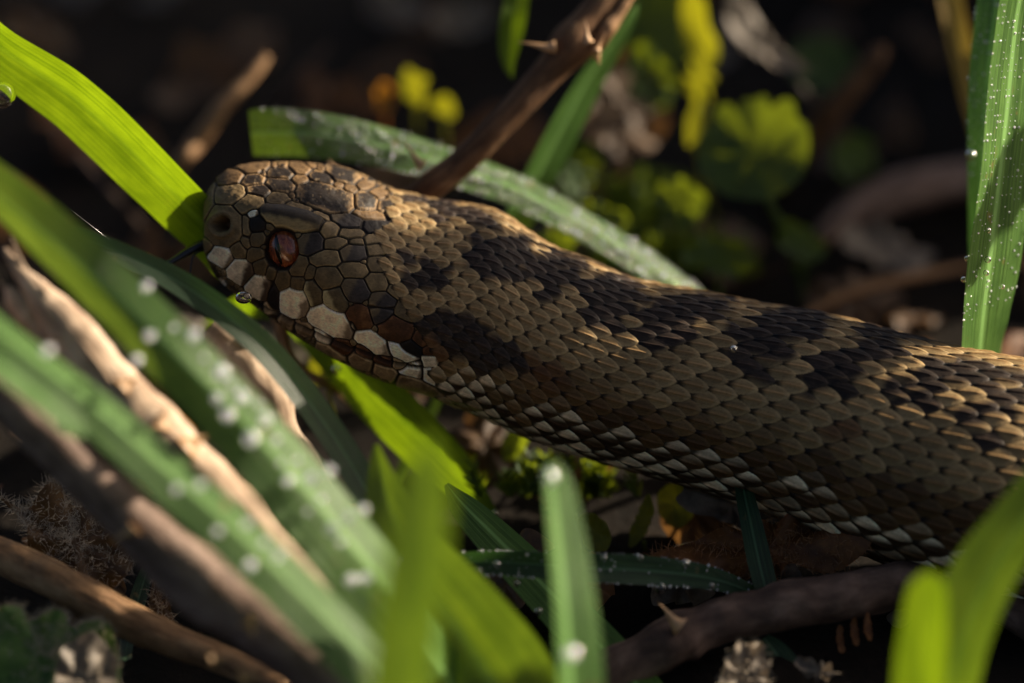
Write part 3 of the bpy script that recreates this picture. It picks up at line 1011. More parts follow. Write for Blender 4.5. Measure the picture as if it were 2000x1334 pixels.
def leaf(label, cpx, outline, mat, tilt=(0, 0), cup=.15, crinkle=.05, cat='leaf', name='leaf', group=None, stalk=None, seed=0, bristles=0, bmat='bristle', blen=1.2, nr=16, spin=0, parent=None):
    """outline: list of (dx, dy) px around the centre; a sheet bent and crinkled, facing the camera then turned by tilt (pitch, yaw)"""
    x, y, d = cpx
    if d is None: d = gd(x, y, 1.0)
    pts = np.asarray(outline, float)
    na = 96
    q = np.vstack([pts, pts[:1]])
    s = np.concatenate([[0], np.cumsum(np.linalg.norm(np.diff(q, axis=0), axis=1))])
    # smooth closed outline
    k = np.linspace(0, len(pts), na, endpoint=False)
    i0 = np.floor(k).astype(int)
    f = (k - i0)[:, None]
    g = lambda o: pts[(i0 + o) % len(pts)]
    ring = .5 * (2 * g(0) + (g(1) - g(-1)) * f + (2 * g(-1) - 5 * g(0) + 4 * g(1) - g(2)) * f ** 2 + (3 * g(0) - g(-1) - 3 * g(1) + g(2)) * f ** 3) * K
    rad = np.linspace(0, 1, nr)
    xy = ring[None] * rad[:, None, None]
    sz = np.abs(ring).max()
    z = cup * sz * (np.linalg.norm(xy, axis=-1) / sz) ** 2
    ang = np.arctan2(xy[..., 1], xy[..., 0])
    z = z + crinkle * sz * np.sin(ang * 7 + seed) * rad[:, None] ** 1.5
    z = z + crinkle * 1.6 * sz * noise3(np.concatenate([xy, 0 * xy[..., :1]], -1).reshape(-1, 3), sz * .45, seed, 3).reshape(z.shape)
    loc = np.stack([xy[..., 0], -xy[..., 1], z], -1).reshape(-1, 3)
    a, b = R(tilt[0]), R(tilt[1])
    U2 = UV_ * math.cos(a) - FV * math.sin(a)
    F2 = FV * math.cos(a) + UV_ * math.sin(a)
    R2 = RV * math.cos(b) - F2 * math.sin(b)
    F3 = F2 * math.cos(b) + RV * math.sin(b)
    V = P(x, y, d) + loc @ np.stack([R2, U2, F3])
    zmin = V[:, 2].min()
    root = None
    if stalk or bristles:
        root = empty(name, (V[:, 0].mean(), V[:, 1].mean(), max(0, zmin)))
        tag(root, label, cat, group)
        o = mesh_obj('leaf_blade', V, grid_faces(nr, na, True), M[mat], root)
    else:
        o = mesh_obj(name, V, grid_faces(nr, na, True), M[mat], None)
        tag(o, label, cat, group)
    if stalk:
        path, r = pix_path(stalk, 24)
        v, f_, uv = tube_mesh(path, r, 8)
        mesh_obj('leaf_stalk', v, f_, M[mat], root, uv=uv)
    if bristles:
        Vg = V.reshape(nr, na, 3)
        nrm_ = norm(np.cross(np.gradient(Vg, axis=1), np.gradient(Vg, axis=0)))
        nrm_ = np.where((nrm_ @ FV)[..., None] < 0, -nrm_, nrm_)
        hv, hf = [], []
        for q_ in range(bristles):
            i = rng.integers(2, nr) if rng.random() < .7 else nr - 1
            j = rng.integers(0, na)
            p0 = Vg[i, j]
            out = norm(Vg[i, j] - Vg[0, 0]) * (rng.random() * 1.0 if i == nr - 1 else .3 * rng.standard_normal())
            dr = norm(nrm_[i, j] * (.2 + rng.random()) + out + rng.standard_normal(3) * .45)
            ln = blen * (.4 + rng.random())
            bn = norm(rng.standard_normal(3)) * ln * .25
            s_ = norm(np.cross(dr, FV)) * .028
            base = len(hv)
            for t_ in (0, .5, 1):
                c = p0 + dr * ln * t_ + bn * t_ * t_
                ww = 1 - .8 * t_
                hv += [c - s_ * ww, c + s_ * ww]
            hf += [(base, base + 1, base + 3, base + 2), (base + 2, base + 3, base + 5, base + 4)]
        h = mesh_obj('bristles', np.array(hv), np.array(hf), M[bmat], root)
        h['kind'] = 'stuff'
    return root or o


def ell(rx, ry, n=12, rot=0, jag=0, seed=0):
    r = random.Random(seed)
    out = []
    for i in range(n):
        a = 2 * math.pi * i / n
        k = 1 + jag * (r.random() - .5) * 2
        x, y = rx * math.cos(a) * k, ry * math.sin(a) * k
        c, s = math.cos(R(rot)), math.sin(R(rot))
        out.append((x * c - y * s, x * s + y * c))
    return out


_drop = {}


def drop(px, py, d, r_px, label, group='dew drops on the grass', sq=(1, 1, 1), mat='drop'):
    if mat not in _drop:
        th, ph = np.meshgrid(np.linspace(0.001, math.pi - .001, 17), np.linspace(0, 2 * math.pi, 24, endpoint=False), indexing='ij')
        v = np.stack([np.sin(th) * np.cos(ph), np.sin(th) * np.sin(ph), np.cos(th)], -1).reshape(-1, 3)
        o = mesh_obj('dew_drop', v, grid_faces(17, 24, True), M[mat])
        _drop[mat] = o.data
        first = o
    else:
        first = bpy.data.objects.new('dew_drop', _drop[mat])
        COL.objects.link(first)
    p = P(px, py, d)
    first.location = Vector(p * MM) - Vector((0, 0, r_px * K * MM))
    k = r_px * K
    first.scale = (k * sq[0], k * sq[1], k * sq[2])
    tag(first, label, 'dew drop', group)
    return first


def beads(label, text, count, r_mm=(.08, .2), edge=False, v0=.05, v1=.7, side=None, mat='dew'):
    """fine dew over one blade: one uncountable film of tiny drops"""
    v, fc, hw = o_data[label]
    n, m = v.shape[:2]
    th, ph = np.meshgrid(np.linspace(0.001, math.pi - .001, 6), np.linspace(0, 2 * math.pi, 8, endpoint=False), indexing='ij')
    s = np.stack([np.sin(th) * np.cos(ph), np.sin(th) * np.sin(ph), np.cos(th)], -1).reshape(-1, 3)
    f = grid_faces(6, 8, True)
    V, F = [], []
    for k in range(count):
        i = int(n * (v0 + (v1 - v0) * rng.random()))
        u = rng.random()
        if edge and rng.random() < .6: u = 0.02 if (side == 0 or (side is None and rng.random() < .5)) else .98
        j = min(m - 1, int(u * m))
        r = r_mm[0] + (r_mm[1] - r_mm[0]) * rng.random() ** 2.5
        c = v[i, j] + fc[i] * r * (.6 if fc[i] @ FV > 0 else -.6)
        V.append(c + s * r)
        F.append(f + len(s) * k)
    o = mesh_obj('dew_film', np.vstack(V), np.vstack(F), M[mat])
    tag(o, text, 'dew', None, 'stuff')
    return o


GF = None      # depth left to the ground
# ---- grass in front of the snake
A = 'broad folded pale green blade crossing in front, big dew drops along its crease'
blade(A, [(-330, 330, 30, 20), (-150, 292, 34, 66), (0, 386, 38, 90), (203, 560, 40, 108), (331, 680, 42, 116), (430, 778, 42, 122), (530, 880, 43, 130), (640, 1006, 43, 136), (760, 1156, 40, 128), (860, 1300, 33, 108), (930, 1420, None, 80)], 'green_pale', [-38, -34, 0, 34, 38, 38], -20)
Bl = 'pale green blade running beside the thorny grey foreground stem'
blade(Bl, [(-300, 500, 40, 20), (-120, 556, 43, 60), (0, 652, 45, 74), (180, 790, 46, 80), (330, 922, 47, 86), (500, 1072, 48, 92), (700, 1270, 48, 98), (880, 1470, 47, 96), (980, 1620, 46, 90)], 'green_pale', [34, 38], -18)
blade('short blunt pale blade tip between two larger pale blades', [(165, 850, 52, 16), (140, 830, 52, 44), (70, 765, 52, 54), (-60, 690, 52, 56), (-240, 760, 52, 56), (-330, 1100, 50, 50), (-360, 1600, 46, 40)], 'green_pale', 40, 10)
C_ = 'narrow dark ribbed blade crossing under the snout'
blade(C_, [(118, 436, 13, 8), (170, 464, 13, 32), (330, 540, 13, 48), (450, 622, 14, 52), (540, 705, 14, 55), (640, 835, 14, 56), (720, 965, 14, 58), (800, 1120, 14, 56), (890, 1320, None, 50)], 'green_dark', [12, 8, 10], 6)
blade('wide yellow-green blade rising to a point below the throat', [(735, 868, 24, 8), (744, 925, 24, 50), (762, 1000, 25, 95), (800, 1085, 26, 150), (850, 1165, 27, 190), (905, 1245, 28, 225), (965, 1340, 28, 250), (1040, 1500, 27, 240), (1060, 1600, None, 200)], 'green', [-14, -10], 12)
blade('very soft yellow-green blade standing nearest under the throat', [(838, 850, 92, 10), (838, 920, 92, 70), (832, 1000, 93, 100), (818, 1120, 94, 108), (800, 1250, 94, 112), (785, 1400, 94, 108), (770, 1800, 94, 90)], 'green', 36, 10)
blade('glowing yellow-green blade drooping from under the jaw', [(975, 1010, -15, 3), (945, 985, -15.5, 42), (880, 915, -17, 92), (800, 835, -18, 102), (720, 755, -19, 98), (640, 680, -20, 74), (560, 610, -24, 56), (480, 600, -32, 50), (400, 660, None, 40)], 'green_yellow', [-36, -40], 5)
blade('dull yellowing sheath below the glowing drooping blade', [(872, 945, 2, 10), (905, 985, 3, 52), (960, 1040, 4, 74), (1040, 1120, 6, 88), (1130, 1215, 9, 92), (1220, 1310, 12, 92), (1300, 1400, None, 80)], 'green_pale', [26, 32], -12)
blade('slender pale shoot behind the throat, crossing the glowing blade', [(868, 752, -27, 16), (830, 835, -26, 24), (790, 920, -25, 26), (750, 985, -24, 20), (700, 1040, None, 20)], 'green_pale', 20, 8)
Gb = 'upright folded pale blade with a dew drop on its tip'
blade(Gb, [(1072, 908, 46, 26), (1078, 955, 46, 56), (1092, 1080, 47, 72), (1104, 1200, 48, 80), (1112, 1334, 48, 86), (1118, 1480, 47, 84), (1122, 1620, 46, 80)], 'green_pale', 50, 24)
N_ = 'dark arching blade with dew hanging below the snake belly'
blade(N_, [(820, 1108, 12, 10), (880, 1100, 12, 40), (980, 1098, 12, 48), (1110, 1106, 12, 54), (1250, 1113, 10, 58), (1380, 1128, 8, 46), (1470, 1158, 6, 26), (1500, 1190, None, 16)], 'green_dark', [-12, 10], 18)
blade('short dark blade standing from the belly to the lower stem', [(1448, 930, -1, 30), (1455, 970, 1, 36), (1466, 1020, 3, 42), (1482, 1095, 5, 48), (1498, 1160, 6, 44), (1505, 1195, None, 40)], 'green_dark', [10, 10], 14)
O_ = 'blurred green blade leaning over the snake flank, streaked yellow'
blade(O_, [(2230, 760, 42, 20), (2100, 880, 44, 70), (2000, 1020, 45, 100), (1940, 1110, 45, 118), (1890, 1215, 45, 125), (1858, 1334, 45, 125), (1845, 1500, 45, 115), (1840, 1640, 44, 100)], 'green', [30, 34], 18)
blade('bright yellow-green blade tip glowing beside the leaning blade', [(1818, 1118, 56, 20), (1815, 1150, 56, 66), (1808, 1240, 56, 88), (1800, 1334, 56, 94), (1794, 1500, 56, 92), (1790, 1680, 55, 84)], 'green_yellow', [34, 34], 8)
blade('short dark blade below the lower stem', [(1492, 1245, 9, 20), (1515, 1275, 9, 50), (1545, 1325, 10, 66), (1590, 1400, 12, 70), (1640, 1480, None, 60)], 'green_dark', 10, 14)
blade('small dark blade between the bristly dead leaf and thorny grey stem', [(300, 1085, -4, 6), (286, 1120, -3, 26), (268, 1180, 0, 34), (250, 1250, 4, 30), (245, 1290, None, 24)], 'green_dark', 14, 14)
# ---- grass behind
H_ = 'glowing bright green blade arching down behind the snout'
blade(H_, [(-220, -110, -5, 30), (-80, 10, -6, 72), (0, 92, -6, 92), (150, 196, -7, 112), (300, 338, -8, 114), (400, 440, -10, 104), (470, 520, -16, 86), (560, 600, -32, 64), (620, 640, None, 50)], 'green_yellow', [-40, -44], 10)
I_ = 'tall upright blade beside the frame of dark grass, half in sun, beaded with dew'
I_ = 'tall upright blade half in sun, half in shade, beaded with dew'
blade(I_, [(2040, -200, 3, 60), (2000, -40, 2, 92), (1982, 60, 1, 102), (1966, 220, 0, 110), (1948, 380, -1, 110), (1932, 520, -3, 106), (1918, 640, -6, 98), (1912, 720, -11, 90), (1906, 830, -24, 80), (1900, 880, None, 60)], 'green_pale', [-58, -60, -50], 6)
I2 = 'dark dewy blade directly behind the tall sunlit upright blade'
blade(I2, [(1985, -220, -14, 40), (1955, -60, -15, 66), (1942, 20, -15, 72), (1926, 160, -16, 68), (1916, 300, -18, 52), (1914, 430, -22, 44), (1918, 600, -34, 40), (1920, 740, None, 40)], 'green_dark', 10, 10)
blade('yellow straw blade leaning behind the dark dewy blade', [(1790, -200, -44, 30), (1846, -40, -45, 48), (1868, 60, -45, 50), (1892, 170, -47, 46), (1914, 260, -50, 40), (1940, 380, -60, 34), (1950, 420, None, 30)], 'straw', 10, 10)
K_ = 'dew-covered blade with a square cut end arching behind the head'
blade(K_, [(490, 262, -22, 92), (520, 260, -22, 96), (600, 262, -22, 94), (720, 280, -23, 84), (850, 314, -24, 76), (1000, 366, -25, 68), (1150, 444, -25, 60), (1260, 512, -25, 54), (1370, 592, -27, 48), (1480, 680, -36, 42), (1520, 720, None, 40)], 'green_pale', [-20, 24, 38, 40, 34], -8)
blade('slim green blade slanting behind the brown thorny branch', [(1246, 6, -30, 4), (1226, 42, -30, 24), (1150, 155, -31, 50), (1092, 260, -32, 60), (1042, 360, -34, 60), (1000, 445, -38, 54), (940, 560, -48, 46), (900, 610, None, 40)], 'green_pale', [-58, -50], 8)
blade('small bright leaf tip hanging above the brown branch', [(1000, 152, -30, 3), (992, 118, -30, 30), (998, 60, -30, 50), (1008, 0, -30, 50), (1016, -90, -34, 46), (1030, -200, -70, 44), (1045, -262, None, 30)], 'green_yellow', [-10, -10], 10)

# ---- stems
stem('brown thorny bramble branch slanting up behind the head', [(1330, -190, -24, 26), (1190, -12, -21, 31), (1105, 100, -20, 33), (1000, 220, -19, 30), (900, 318, -19, 29), (800, 398, -20, 29), (700, 500, -34, 28), (640, 570, None, 26)], 'bark_brown', .10,
     [(1085, 92, 1008, 84, -18, 9), (826, 324, 788, 278, -18, 9), (1150, 85, 1142, 40, -16, 8), (1165, 100, 1182, 62, -17, 7), (1165, 110, 1172, 128, -17, 7), (655, 335, 640, 312, -24, 9)], nodes=[(1125, 85, .35, 2.2)], seed=3)
stem('thin tan side twig beside the brown thorny branch', [(1300, -120, -22, 11), (1215, 15, -20, 13), (1185, 60, -19, 16), (1160, 95, -20, 14), (1120, 110, -21, 8)], 'bark_tan', .12, seed=4)
stem('pale weathered bramble stem with torn end and big thorns', [(8, 486, 24, 5), (50, 545, 25, 18), (110, 618, 26, 40), (190, 716, 27, 50), (262, 800, 28, 52), (345, 884, 29, 50), (440, 965, 29, 40), (540, 1075, 29, 36), (660, 1200, 28, 32), (800, 1400, None, 30)], 'bark_pale', .28,
     [(238, 758, 276, 732, 30, 15), (310, 838, 324, 790, 31, 18), (362, 876, 408, 846, 32, 20), (460, 975, 440, 932, 22, 9, 'thorn_red')][:3], seed=5)
stem('splintered pale sliver beside the torn weathered stem', [(14, 560, 25, 8), (40, 600, 25, 24), (100, 665, 25, 22), (180, 735, 26, 14), (260, 790, 27, 8)], 'bark_pale', .25, seed=15, group=None, cat='splinter', name='wood_splinter')
stem('thick blurred thorny grey-brown stem across the lower corner', [(-330, 480, 28, 36), (-150, 615, 29, 40), (0, 765, 30, 44), (120, 880, 30, 48), (250, 1005, 31, 52), (350, 1098, 31, 55), (470, 1190, 32, 60), (600, 1282, 33, 62), (720, 1362, 33, 60), (900, 1480, 32, 56), (1000, 1545, None, 50)], 'bark_grey', .18,
     [(262, 1030, 218, 1060, 34, 12), (480, 1210, 500, 1250, 40, 14), (410, 1290, 452, 1285, 36, 9), (470, 1325, 505, 1318, 36, 10)], nodes=[(380, 1120, .18, 4)], seed=6)
stem('slim brown stem lying below the bristly dead leaf', [(-200, 985, 6, 28), (-80, 1038, 8, 32), (0, 1084, 8, 36), (120, 1142, 10, 38), (250, 1212, 11, 37), (350, 1255, 12, 34), (450, 1295, 13, 30), (560, 1350, None, 28)], 'bark_tan', .2, seed=7)
stem('knotted dark stem lying along the ground under the belly', [(930, 1440, 15, 34), (1080, 1375, 13, 40), (1180, 1322, 12, 44), (1270, 1278, 11, 44), (1345, 1236, 10, 40), (1480, 1194, 9, 46), (1640, 1164, 8, 50), (1780, 1146, 5, 46), (1900, 1166, 2, 38), (2050, 1236, None, 32)], 'bark_mid', .26,
     [(1330, 1225, 1285, 1178, 14, 14)], nodes=[(1300, 1255, .28, 2.2), (1330, 1215, .22, 1.2)], seed=8, tmat='thorn')
stem('thin pinkish twig hooked under the jaw', [(520, 560, -15, 10), (545, 630, -15, 14), (560, 690, -15, 13), (595, 728, -16, 10), (640, 752, -18, 8), (700, 800, None, 7)], 'bark_tan', .12, seed=9)
stem('broken sunlit tan stem behind the narrow dark blade', [(408, 640, 11, 16), (440, 668, 11, 38), (490, 735, 11, 44), (535, 800, 11, 42), (560, 850, 11, 30), (640, 970, 11, 24), (760, 1200, None, 22)], 'bark_pale', .22, [(478, 668, 514, 638, 12, 15)], seed=10)
stem('sunlit straw stalk blurred behind the glowing arching blade', [(520, 110, -52, 10), (490, 150, -51, 14), (430, 215, -50, 19), (385, 275, -50, 20), (345, 325, -51, 16), (300, 390, None, 14)], 'bark_tan', .12, seed=11)
stem('brown snapped stick in the shade behind the scalloped leaf', [(1724, 88, -66, 10), (1712, 110, -66, 22), (1660, 175, -67, 26), (1600, 245, -69, 28), (1550, 310, -74, 28), (1520, 350, None, 26)], 'bark_brown', .14, seed=12)
stem('dim grey log lying in the shade behind the tall upright blade', [(1600, 470, -66, 20), (1660, 420, -70, 34), (1760, 375, -74, 44), (1880, 350, -78, 46), (2000, 330, -80, 46), (2140, 320, None, 40)], 'bark_grey', .2, seed=13)
stem('thin straw twig lying behind the snake back', [(1560, 625, -50, 6), (1640, 580, -52, 10), (1740, 550, -55, 10), (1900, 520, -60, 10), (2050, 505, None, 8)], 'bark_tan', .1, seed=14)

# ---- leaves
SCAL = [(0, -112), (30, -118), (42, -92), (66, -104), (92, -96), (96, -66), (118, -40), (122, 10), (104, 66), (66, 100), (10, 108), (-50, 92), (-96, 56), (-112, 10), (-104, -40), (-84, -66), (-66, -100), (-40, -104), (-28, -86), (-14, -112)]
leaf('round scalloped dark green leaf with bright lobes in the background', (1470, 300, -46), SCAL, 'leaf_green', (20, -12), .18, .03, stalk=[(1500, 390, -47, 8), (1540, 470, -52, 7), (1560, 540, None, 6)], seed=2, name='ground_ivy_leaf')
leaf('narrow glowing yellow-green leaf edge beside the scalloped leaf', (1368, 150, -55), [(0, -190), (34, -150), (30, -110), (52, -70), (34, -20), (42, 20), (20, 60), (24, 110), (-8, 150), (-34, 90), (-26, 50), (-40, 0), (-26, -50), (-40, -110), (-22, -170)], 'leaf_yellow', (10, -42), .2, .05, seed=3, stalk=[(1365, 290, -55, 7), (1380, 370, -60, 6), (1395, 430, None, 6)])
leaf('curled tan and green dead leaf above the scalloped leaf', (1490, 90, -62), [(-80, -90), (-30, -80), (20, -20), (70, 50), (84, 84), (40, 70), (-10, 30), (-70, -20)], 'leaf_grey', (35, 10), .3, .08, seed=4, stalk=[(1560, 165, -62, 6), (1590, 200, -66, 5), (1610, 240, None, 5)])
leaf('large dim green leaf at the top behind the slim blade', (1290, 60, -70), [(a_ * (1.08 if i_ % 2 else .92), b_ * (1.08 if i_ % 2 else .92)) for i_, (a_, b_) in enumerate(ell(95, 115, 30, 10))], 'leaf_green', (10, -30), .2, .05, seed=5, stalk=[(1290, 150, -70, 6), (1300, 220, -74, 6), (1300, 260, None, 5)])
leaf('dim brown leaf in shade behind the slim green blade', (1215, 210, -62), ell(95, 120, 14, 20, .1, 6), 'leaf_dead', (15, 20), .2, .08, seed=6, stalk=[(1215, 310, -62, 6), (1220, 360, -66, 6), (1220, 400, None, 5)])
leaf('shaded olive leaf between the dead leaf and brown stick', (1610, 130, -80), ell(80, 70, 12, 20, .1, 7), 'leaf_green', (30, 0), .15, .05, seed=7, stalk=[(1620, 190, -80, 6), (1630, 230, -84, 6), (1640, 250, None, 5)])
for i, (x, y, rx, ry, m_, lab) in enumerate([(752, 192, 22, 36, 'leaf_amber', 'small amber leaflet glowing in the dark background'), (812, 168, 32, 38, 'leaf_yellow', 'small yellow-green leaflet beside the amber one'), (868, 208, 28, 24, 'leaf_yellow', 'smallest yellow leaflet right beside the yellow-green one')]):
    leaf(lab, (x, y, -60), ell(rx, ry, 11, 10 * i, .30, i), m_, (-6, -38), .15, .04, seed=i, name='leaflet', group='leaflets in the dark background', stalk=[(x, y + ry * .8, -60, 4), (x + 5, y + ry + 80, -66, 4), (x + 8, y + ry + 150, None, 4)])
leaf('orange-brown hairy dead leaf curling under the snake belly', (1500, 1065, 1), [(-240, 60), (-180, 10), (-80, -40), (40, -62), (140, -40), (200, -6), (190, 40), (120, 62), (40, 50), (-40, 74), (-140, 84)], 'leaf_orange', (28, 0), .25, .10, seed=8, bristles=900, bmat='bristle_brown', blen=1.0, name='dead_leaf', cat='dead leaf')
leaf('brown dead leaf flake under the belly behind the short dark blade', (1430, 985, -8), ell(110, 45, 14, 12, .12, 9), 'leaf_grey', (20, 0), .2, .08, seed=9, name='dead_leaf', cat='dead leaf')
leaf('dark bristly dead leaf beside the slim brown stem', (150, 1060, 4), [(-150, -90), (-100, -70), (-70, -96), (-40, -120), (-10, -80), (40, -70), (90, -50), (110, 10), (100, 70), (40, 100), (-40, 80), (-90, 40), (-96, -20), (-110, -50)], 'leaf_dead', (15, 0), .15, .13, seed=10, bristles=1500, blen=1.1, name='dead_leaf', cat='dead leaf')
leaf('green hairy lobed leaf below the slim brown stem', (90, 1290, 19), [(-130, -70), (-90, -98), (-50, -104), (-36, -84), (0, -100), (34, -94), (44, -72), (80, -80), (120, -60), (140, 0), (130, 80), (20, 110), (-120, 90)], 'leaf_fresh', (25, 0), .12, .08, seed=11, bristles=1400, blen=.7, name='hairy_leaf')
leaf('sunlit pinkish tan dead leaf strip under the green hairy leaf', (165, 1330, 22), ell(60, 90, 12, 10, .15, 12), 'leaf_grey', (30, 10), .2, .08, seed=12, bristles=300, blen=.7, name='dead_leaf', cat='dead leaf')
leaf('bristly olive dead leaf tip hanging behind the thorny grey stem', (310, 1180, 4), [(-6, -66), (10, -30), (26, 20), (30, 60), (0, 70), (-24, 40), (-18, -10)], 'leaf_dead', (10, 10), .2, .08, seed=13, bristles=200, blen=.9, name='dead_leaf', cat='dead leaf')
for i, (x, y, d, rx, ry, rot, m_, lab) in enumerate([(1325, 985, -13, 42, 44, 0, 'leaf_yellow', 'round pale glowing leaflet beneath the belly'), (1258, 1015, -11, 18, 60, 25, 'leaf_yellow', 'narrow yellow-green leaflet beside the round pale one'),
                                                    (1165, 1040, -9, 46, 34, 35, 'leaf_yellow', 'curved yellow leaflet behind the dewy dark blade'), (1120, 970, -15, 20, 50, 40, 'leaf_green', 'dim green leaflet in the dark below the neck'),
                                                    (1010, 860, -24, 30, 44, 30, 'leaf_green', 'dim green leaflet right under the neck'), (960, 800, -28, 14, 18, 0, 'leaf_amber', 'tiny amber leaf speck below the neck'),
                                                    (640, 700, -22, 40, 60, 20, 'leaf_yellow', 'dull olive leaflet behind the hooked twig')]):
    leaf(lab, (x, y, d), ell(rx, ry, 12, rot, .06, 20 + i), m_, (-5, -32 - 2 * i), .25, .05, seed=20 + i, name='leaflet', group='leaflets below the snake', stalk=[(x, y + ry * .7, d, 4), (x + 6, y + ry + 30, d - 2, 4), (x + 10, y + ry + 60, None, 4)] if gd(x, y + ry + 60, -1) < d + 30 else None)


def moss(label, cx, cy_, d, n, h_px, spread, mat='moss'):
    base = G(cx, cy_ + h_px, 0)
    dd = gd(cx, cy_ + h_px, 0)
    root = empty('moss_tuft', base)
    tag(root, label, 'moss')
    V, F = [], []
    for k in range(n):
        x = cx + rng.standard_normal() * spread
        d0 = dd + rng.standard_normal() * 3
        p0 = P(x, cy_ + h_px * (.9 + .2 * rng.random()), d0)
        tip = P(x + rng.standard_normal() * 14, cy_ - h_px * rng.random() * .9, d0 + rng.standard_normal() * 2)
        for q in range(9):
            t = q / 8
            c = p0 + (tip - p0) * t
            for s in range(3):
                a = rng.random() * 6.28
                dr = norm(norm(tip - p0) * .8 + np.array([math.cos(a), math.sin(a) * .8, .2]))
                L = (1.6 + rng.random()) * (1.1 - .5 * t)
                sd = norm(np.cross(dr, rng.standard_normal(3))) * .22
                b = len(V)
                V += [c - sd, c + sd, c + dr * L * .6 + sd * .8, c + dr * L, c + dr * L * .6 - sd * .8]
                F += [(b, b + 1, b + 2, b + 4), (b + 4, b + 2, b + 3, b + 3)]
    quads = [f for f in F if f[2] != f[3]]
    tris = [f[:3] for f in F if f[2] == f[3]]
    o = mesh_obj('moss_shoots', np.array(V), [np.array(quads), np.array(tris)], M[mat], root)
    o['kind'] = 'stuff'


moss('feathery green moss tuft with reddish tips behind the neck', 1240, 385, -45, 40, 60, 48)
moss('dark moss patch in shade below the scalloped leaf', 1300, 490, -45, 50, 50, 90, 'leaf_green')
moss('dim moss cushion in the dark beneath the neck', 1100, 930, -20, 36, 40, 90, 'leaf_green')


# ---- litter on the soil: dead leaf scraps one could pick up, darkest in the shade
def litter():
    mats = ['leaf_dead', 'leaf_grey', 'leaf_dead', 'leaf_orange', 'leaf_dead']
    k = 0
    spots = []
    for gx in range(-1, 11):
        for gy in range(-1, 9):
            x = 100 + gx * 210 + rng.normal() * 60
            y = -60 + gy * 150 + rng.normal() * 45
            spots.append((x, y))
    words = ['curled', 'torn', 'flat', 'crumpled', 'split', 'folded']
    for (x, y) in spots:
        d = gd(x, y, .8)
        if d > 40 or (1100 < x < 1380 and 120 < y < 330): continue
        r = 60 + 60 * rng.random()
        m_ = mats[k % 5]
        lab = {'leaf_dead': 'dim dark brown dead leaf scrap lying on the soil', 'leaf_grey': 'greyish dead leaf scrap lying on the dark soil', 'leaf_orange': 'rusty orange dead leaf scrap lying on the dark soil'}[m_]
        leaf(lab, (x, y, d), ell(r, r * (.4 + .4 * rng.random()), 11, rng.random() * 180, .22, k), m_, (38 + rng.normal() * 16, rng.normal() * 22), .25 * rng.normal(), .10, seed=k, name='dead_leaf_scrap', cat='dead leaf', group=m_.replace('leaf_', '') + ' leaf scraps on the soil', nr=7)
        k += 1


litter()
leaf('pale stone-grey dead leaf in the dim top background', (780, 15, -92), ell(60, 34, 11, 30, .15, 3), 'leaf_grey', (20, 0), .3, .1, seed=31, name='dead_leaf', cat='dead leaf', group=None)
leaf('grey curled dead leaf beside the hanging bright leaf tip', (910, 40, -90), ell(70, 44, 11, -20, .15, 4), 'leaf_grey', (25, 0), .3, .1, seed=32, name='dead_leaf', cat='dead leaf')
leaf('crumpled pale fibrous dead leaf in sun below the knotted stem', (1455, 1318, 17), ell(44, 58, 12, 8, .22, 41), 'leaf_grey', (20, 10), .35, .22, seed=41, bristles=420, blen=.9, name='dead_leaf', cat='dead leaf')
leaf('small torn tan dead leaf beside the short dark blade', (1600, 1312, 15), ell(46, 20, 10, 20, .3, 42), 'leaf_grey', (35, 0), .3, .2, seed=42, name='dead_leaf', cat='dead leaf')
for i, (x, y) in enumerate([(1640, 1250), (1668, 1236), (1694, 1226)]):
    leaf('thin reddish curled bract under the knotted stem', (x, y, 10), [(-6, -26), (5, -18), (9, 6), (4, 28), (-5, 26), (-8, 0)], 'leaf_orange', (20, 20), .5, .1, seed=43 + i, name='bract', cat='dead leaf', group='bracts under the knotted stem', nr=6)

# ---- dim foliage behind the neck
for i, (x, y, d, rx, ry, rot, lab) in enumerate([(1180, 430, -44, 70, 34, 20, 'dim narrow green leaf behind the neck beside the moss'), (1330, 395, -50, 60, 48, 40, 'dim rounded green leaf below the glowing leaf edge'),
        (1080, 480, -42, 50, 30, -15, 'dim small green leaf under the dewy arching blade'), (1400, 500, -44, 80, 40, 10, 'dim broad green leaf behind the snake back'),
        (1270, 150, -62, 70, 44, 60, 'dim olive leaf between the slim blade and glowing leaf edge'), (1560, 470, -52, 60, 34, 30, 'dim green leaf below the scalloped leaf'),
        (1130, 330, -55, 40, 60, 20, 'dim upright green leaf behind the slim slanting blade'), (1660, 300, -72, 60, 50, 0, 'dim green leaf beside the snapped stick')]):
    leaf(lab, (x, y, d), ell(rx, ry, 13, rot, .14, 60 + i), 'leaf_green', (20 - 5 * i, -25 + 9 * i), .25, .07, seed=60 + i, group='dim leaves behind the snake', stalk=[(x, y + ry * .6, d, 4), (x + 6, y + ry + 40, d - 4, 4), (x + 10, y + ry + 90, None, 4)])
for i, pts in enumerate([[(1020, 300, -60, 5), (1100, 420, -56, 6), (1180, 560, None, 5)], [(1650, 420, -60, 5), (1560, 500, -56, 6), (1440, 560, None, 6)], [(1760, 180, -80, 6), (1700, 320, -78, 7), (1600, 430, None, 6)], [(640, 90, -80, 6), (560, 180, -76, 7), (500, 330, None, 6)], [(150, 300, -70, 6), (220, 380, -60, 7), (330, 500, None, 6)]]):
    stem('thin dark dead stalk tangled in the shade, ' + ['under the dewy arching blade', 'below the scalloped leaf', 'beside the snapped stick', 'above the square-cut blade', 'below the glowing arching blade'][i], pts, 'bark_dark', .15, seed=70 + i, n=40, seg=10, group='dead stalks in the shade', cat='dead stalk', name='dead_stalk')
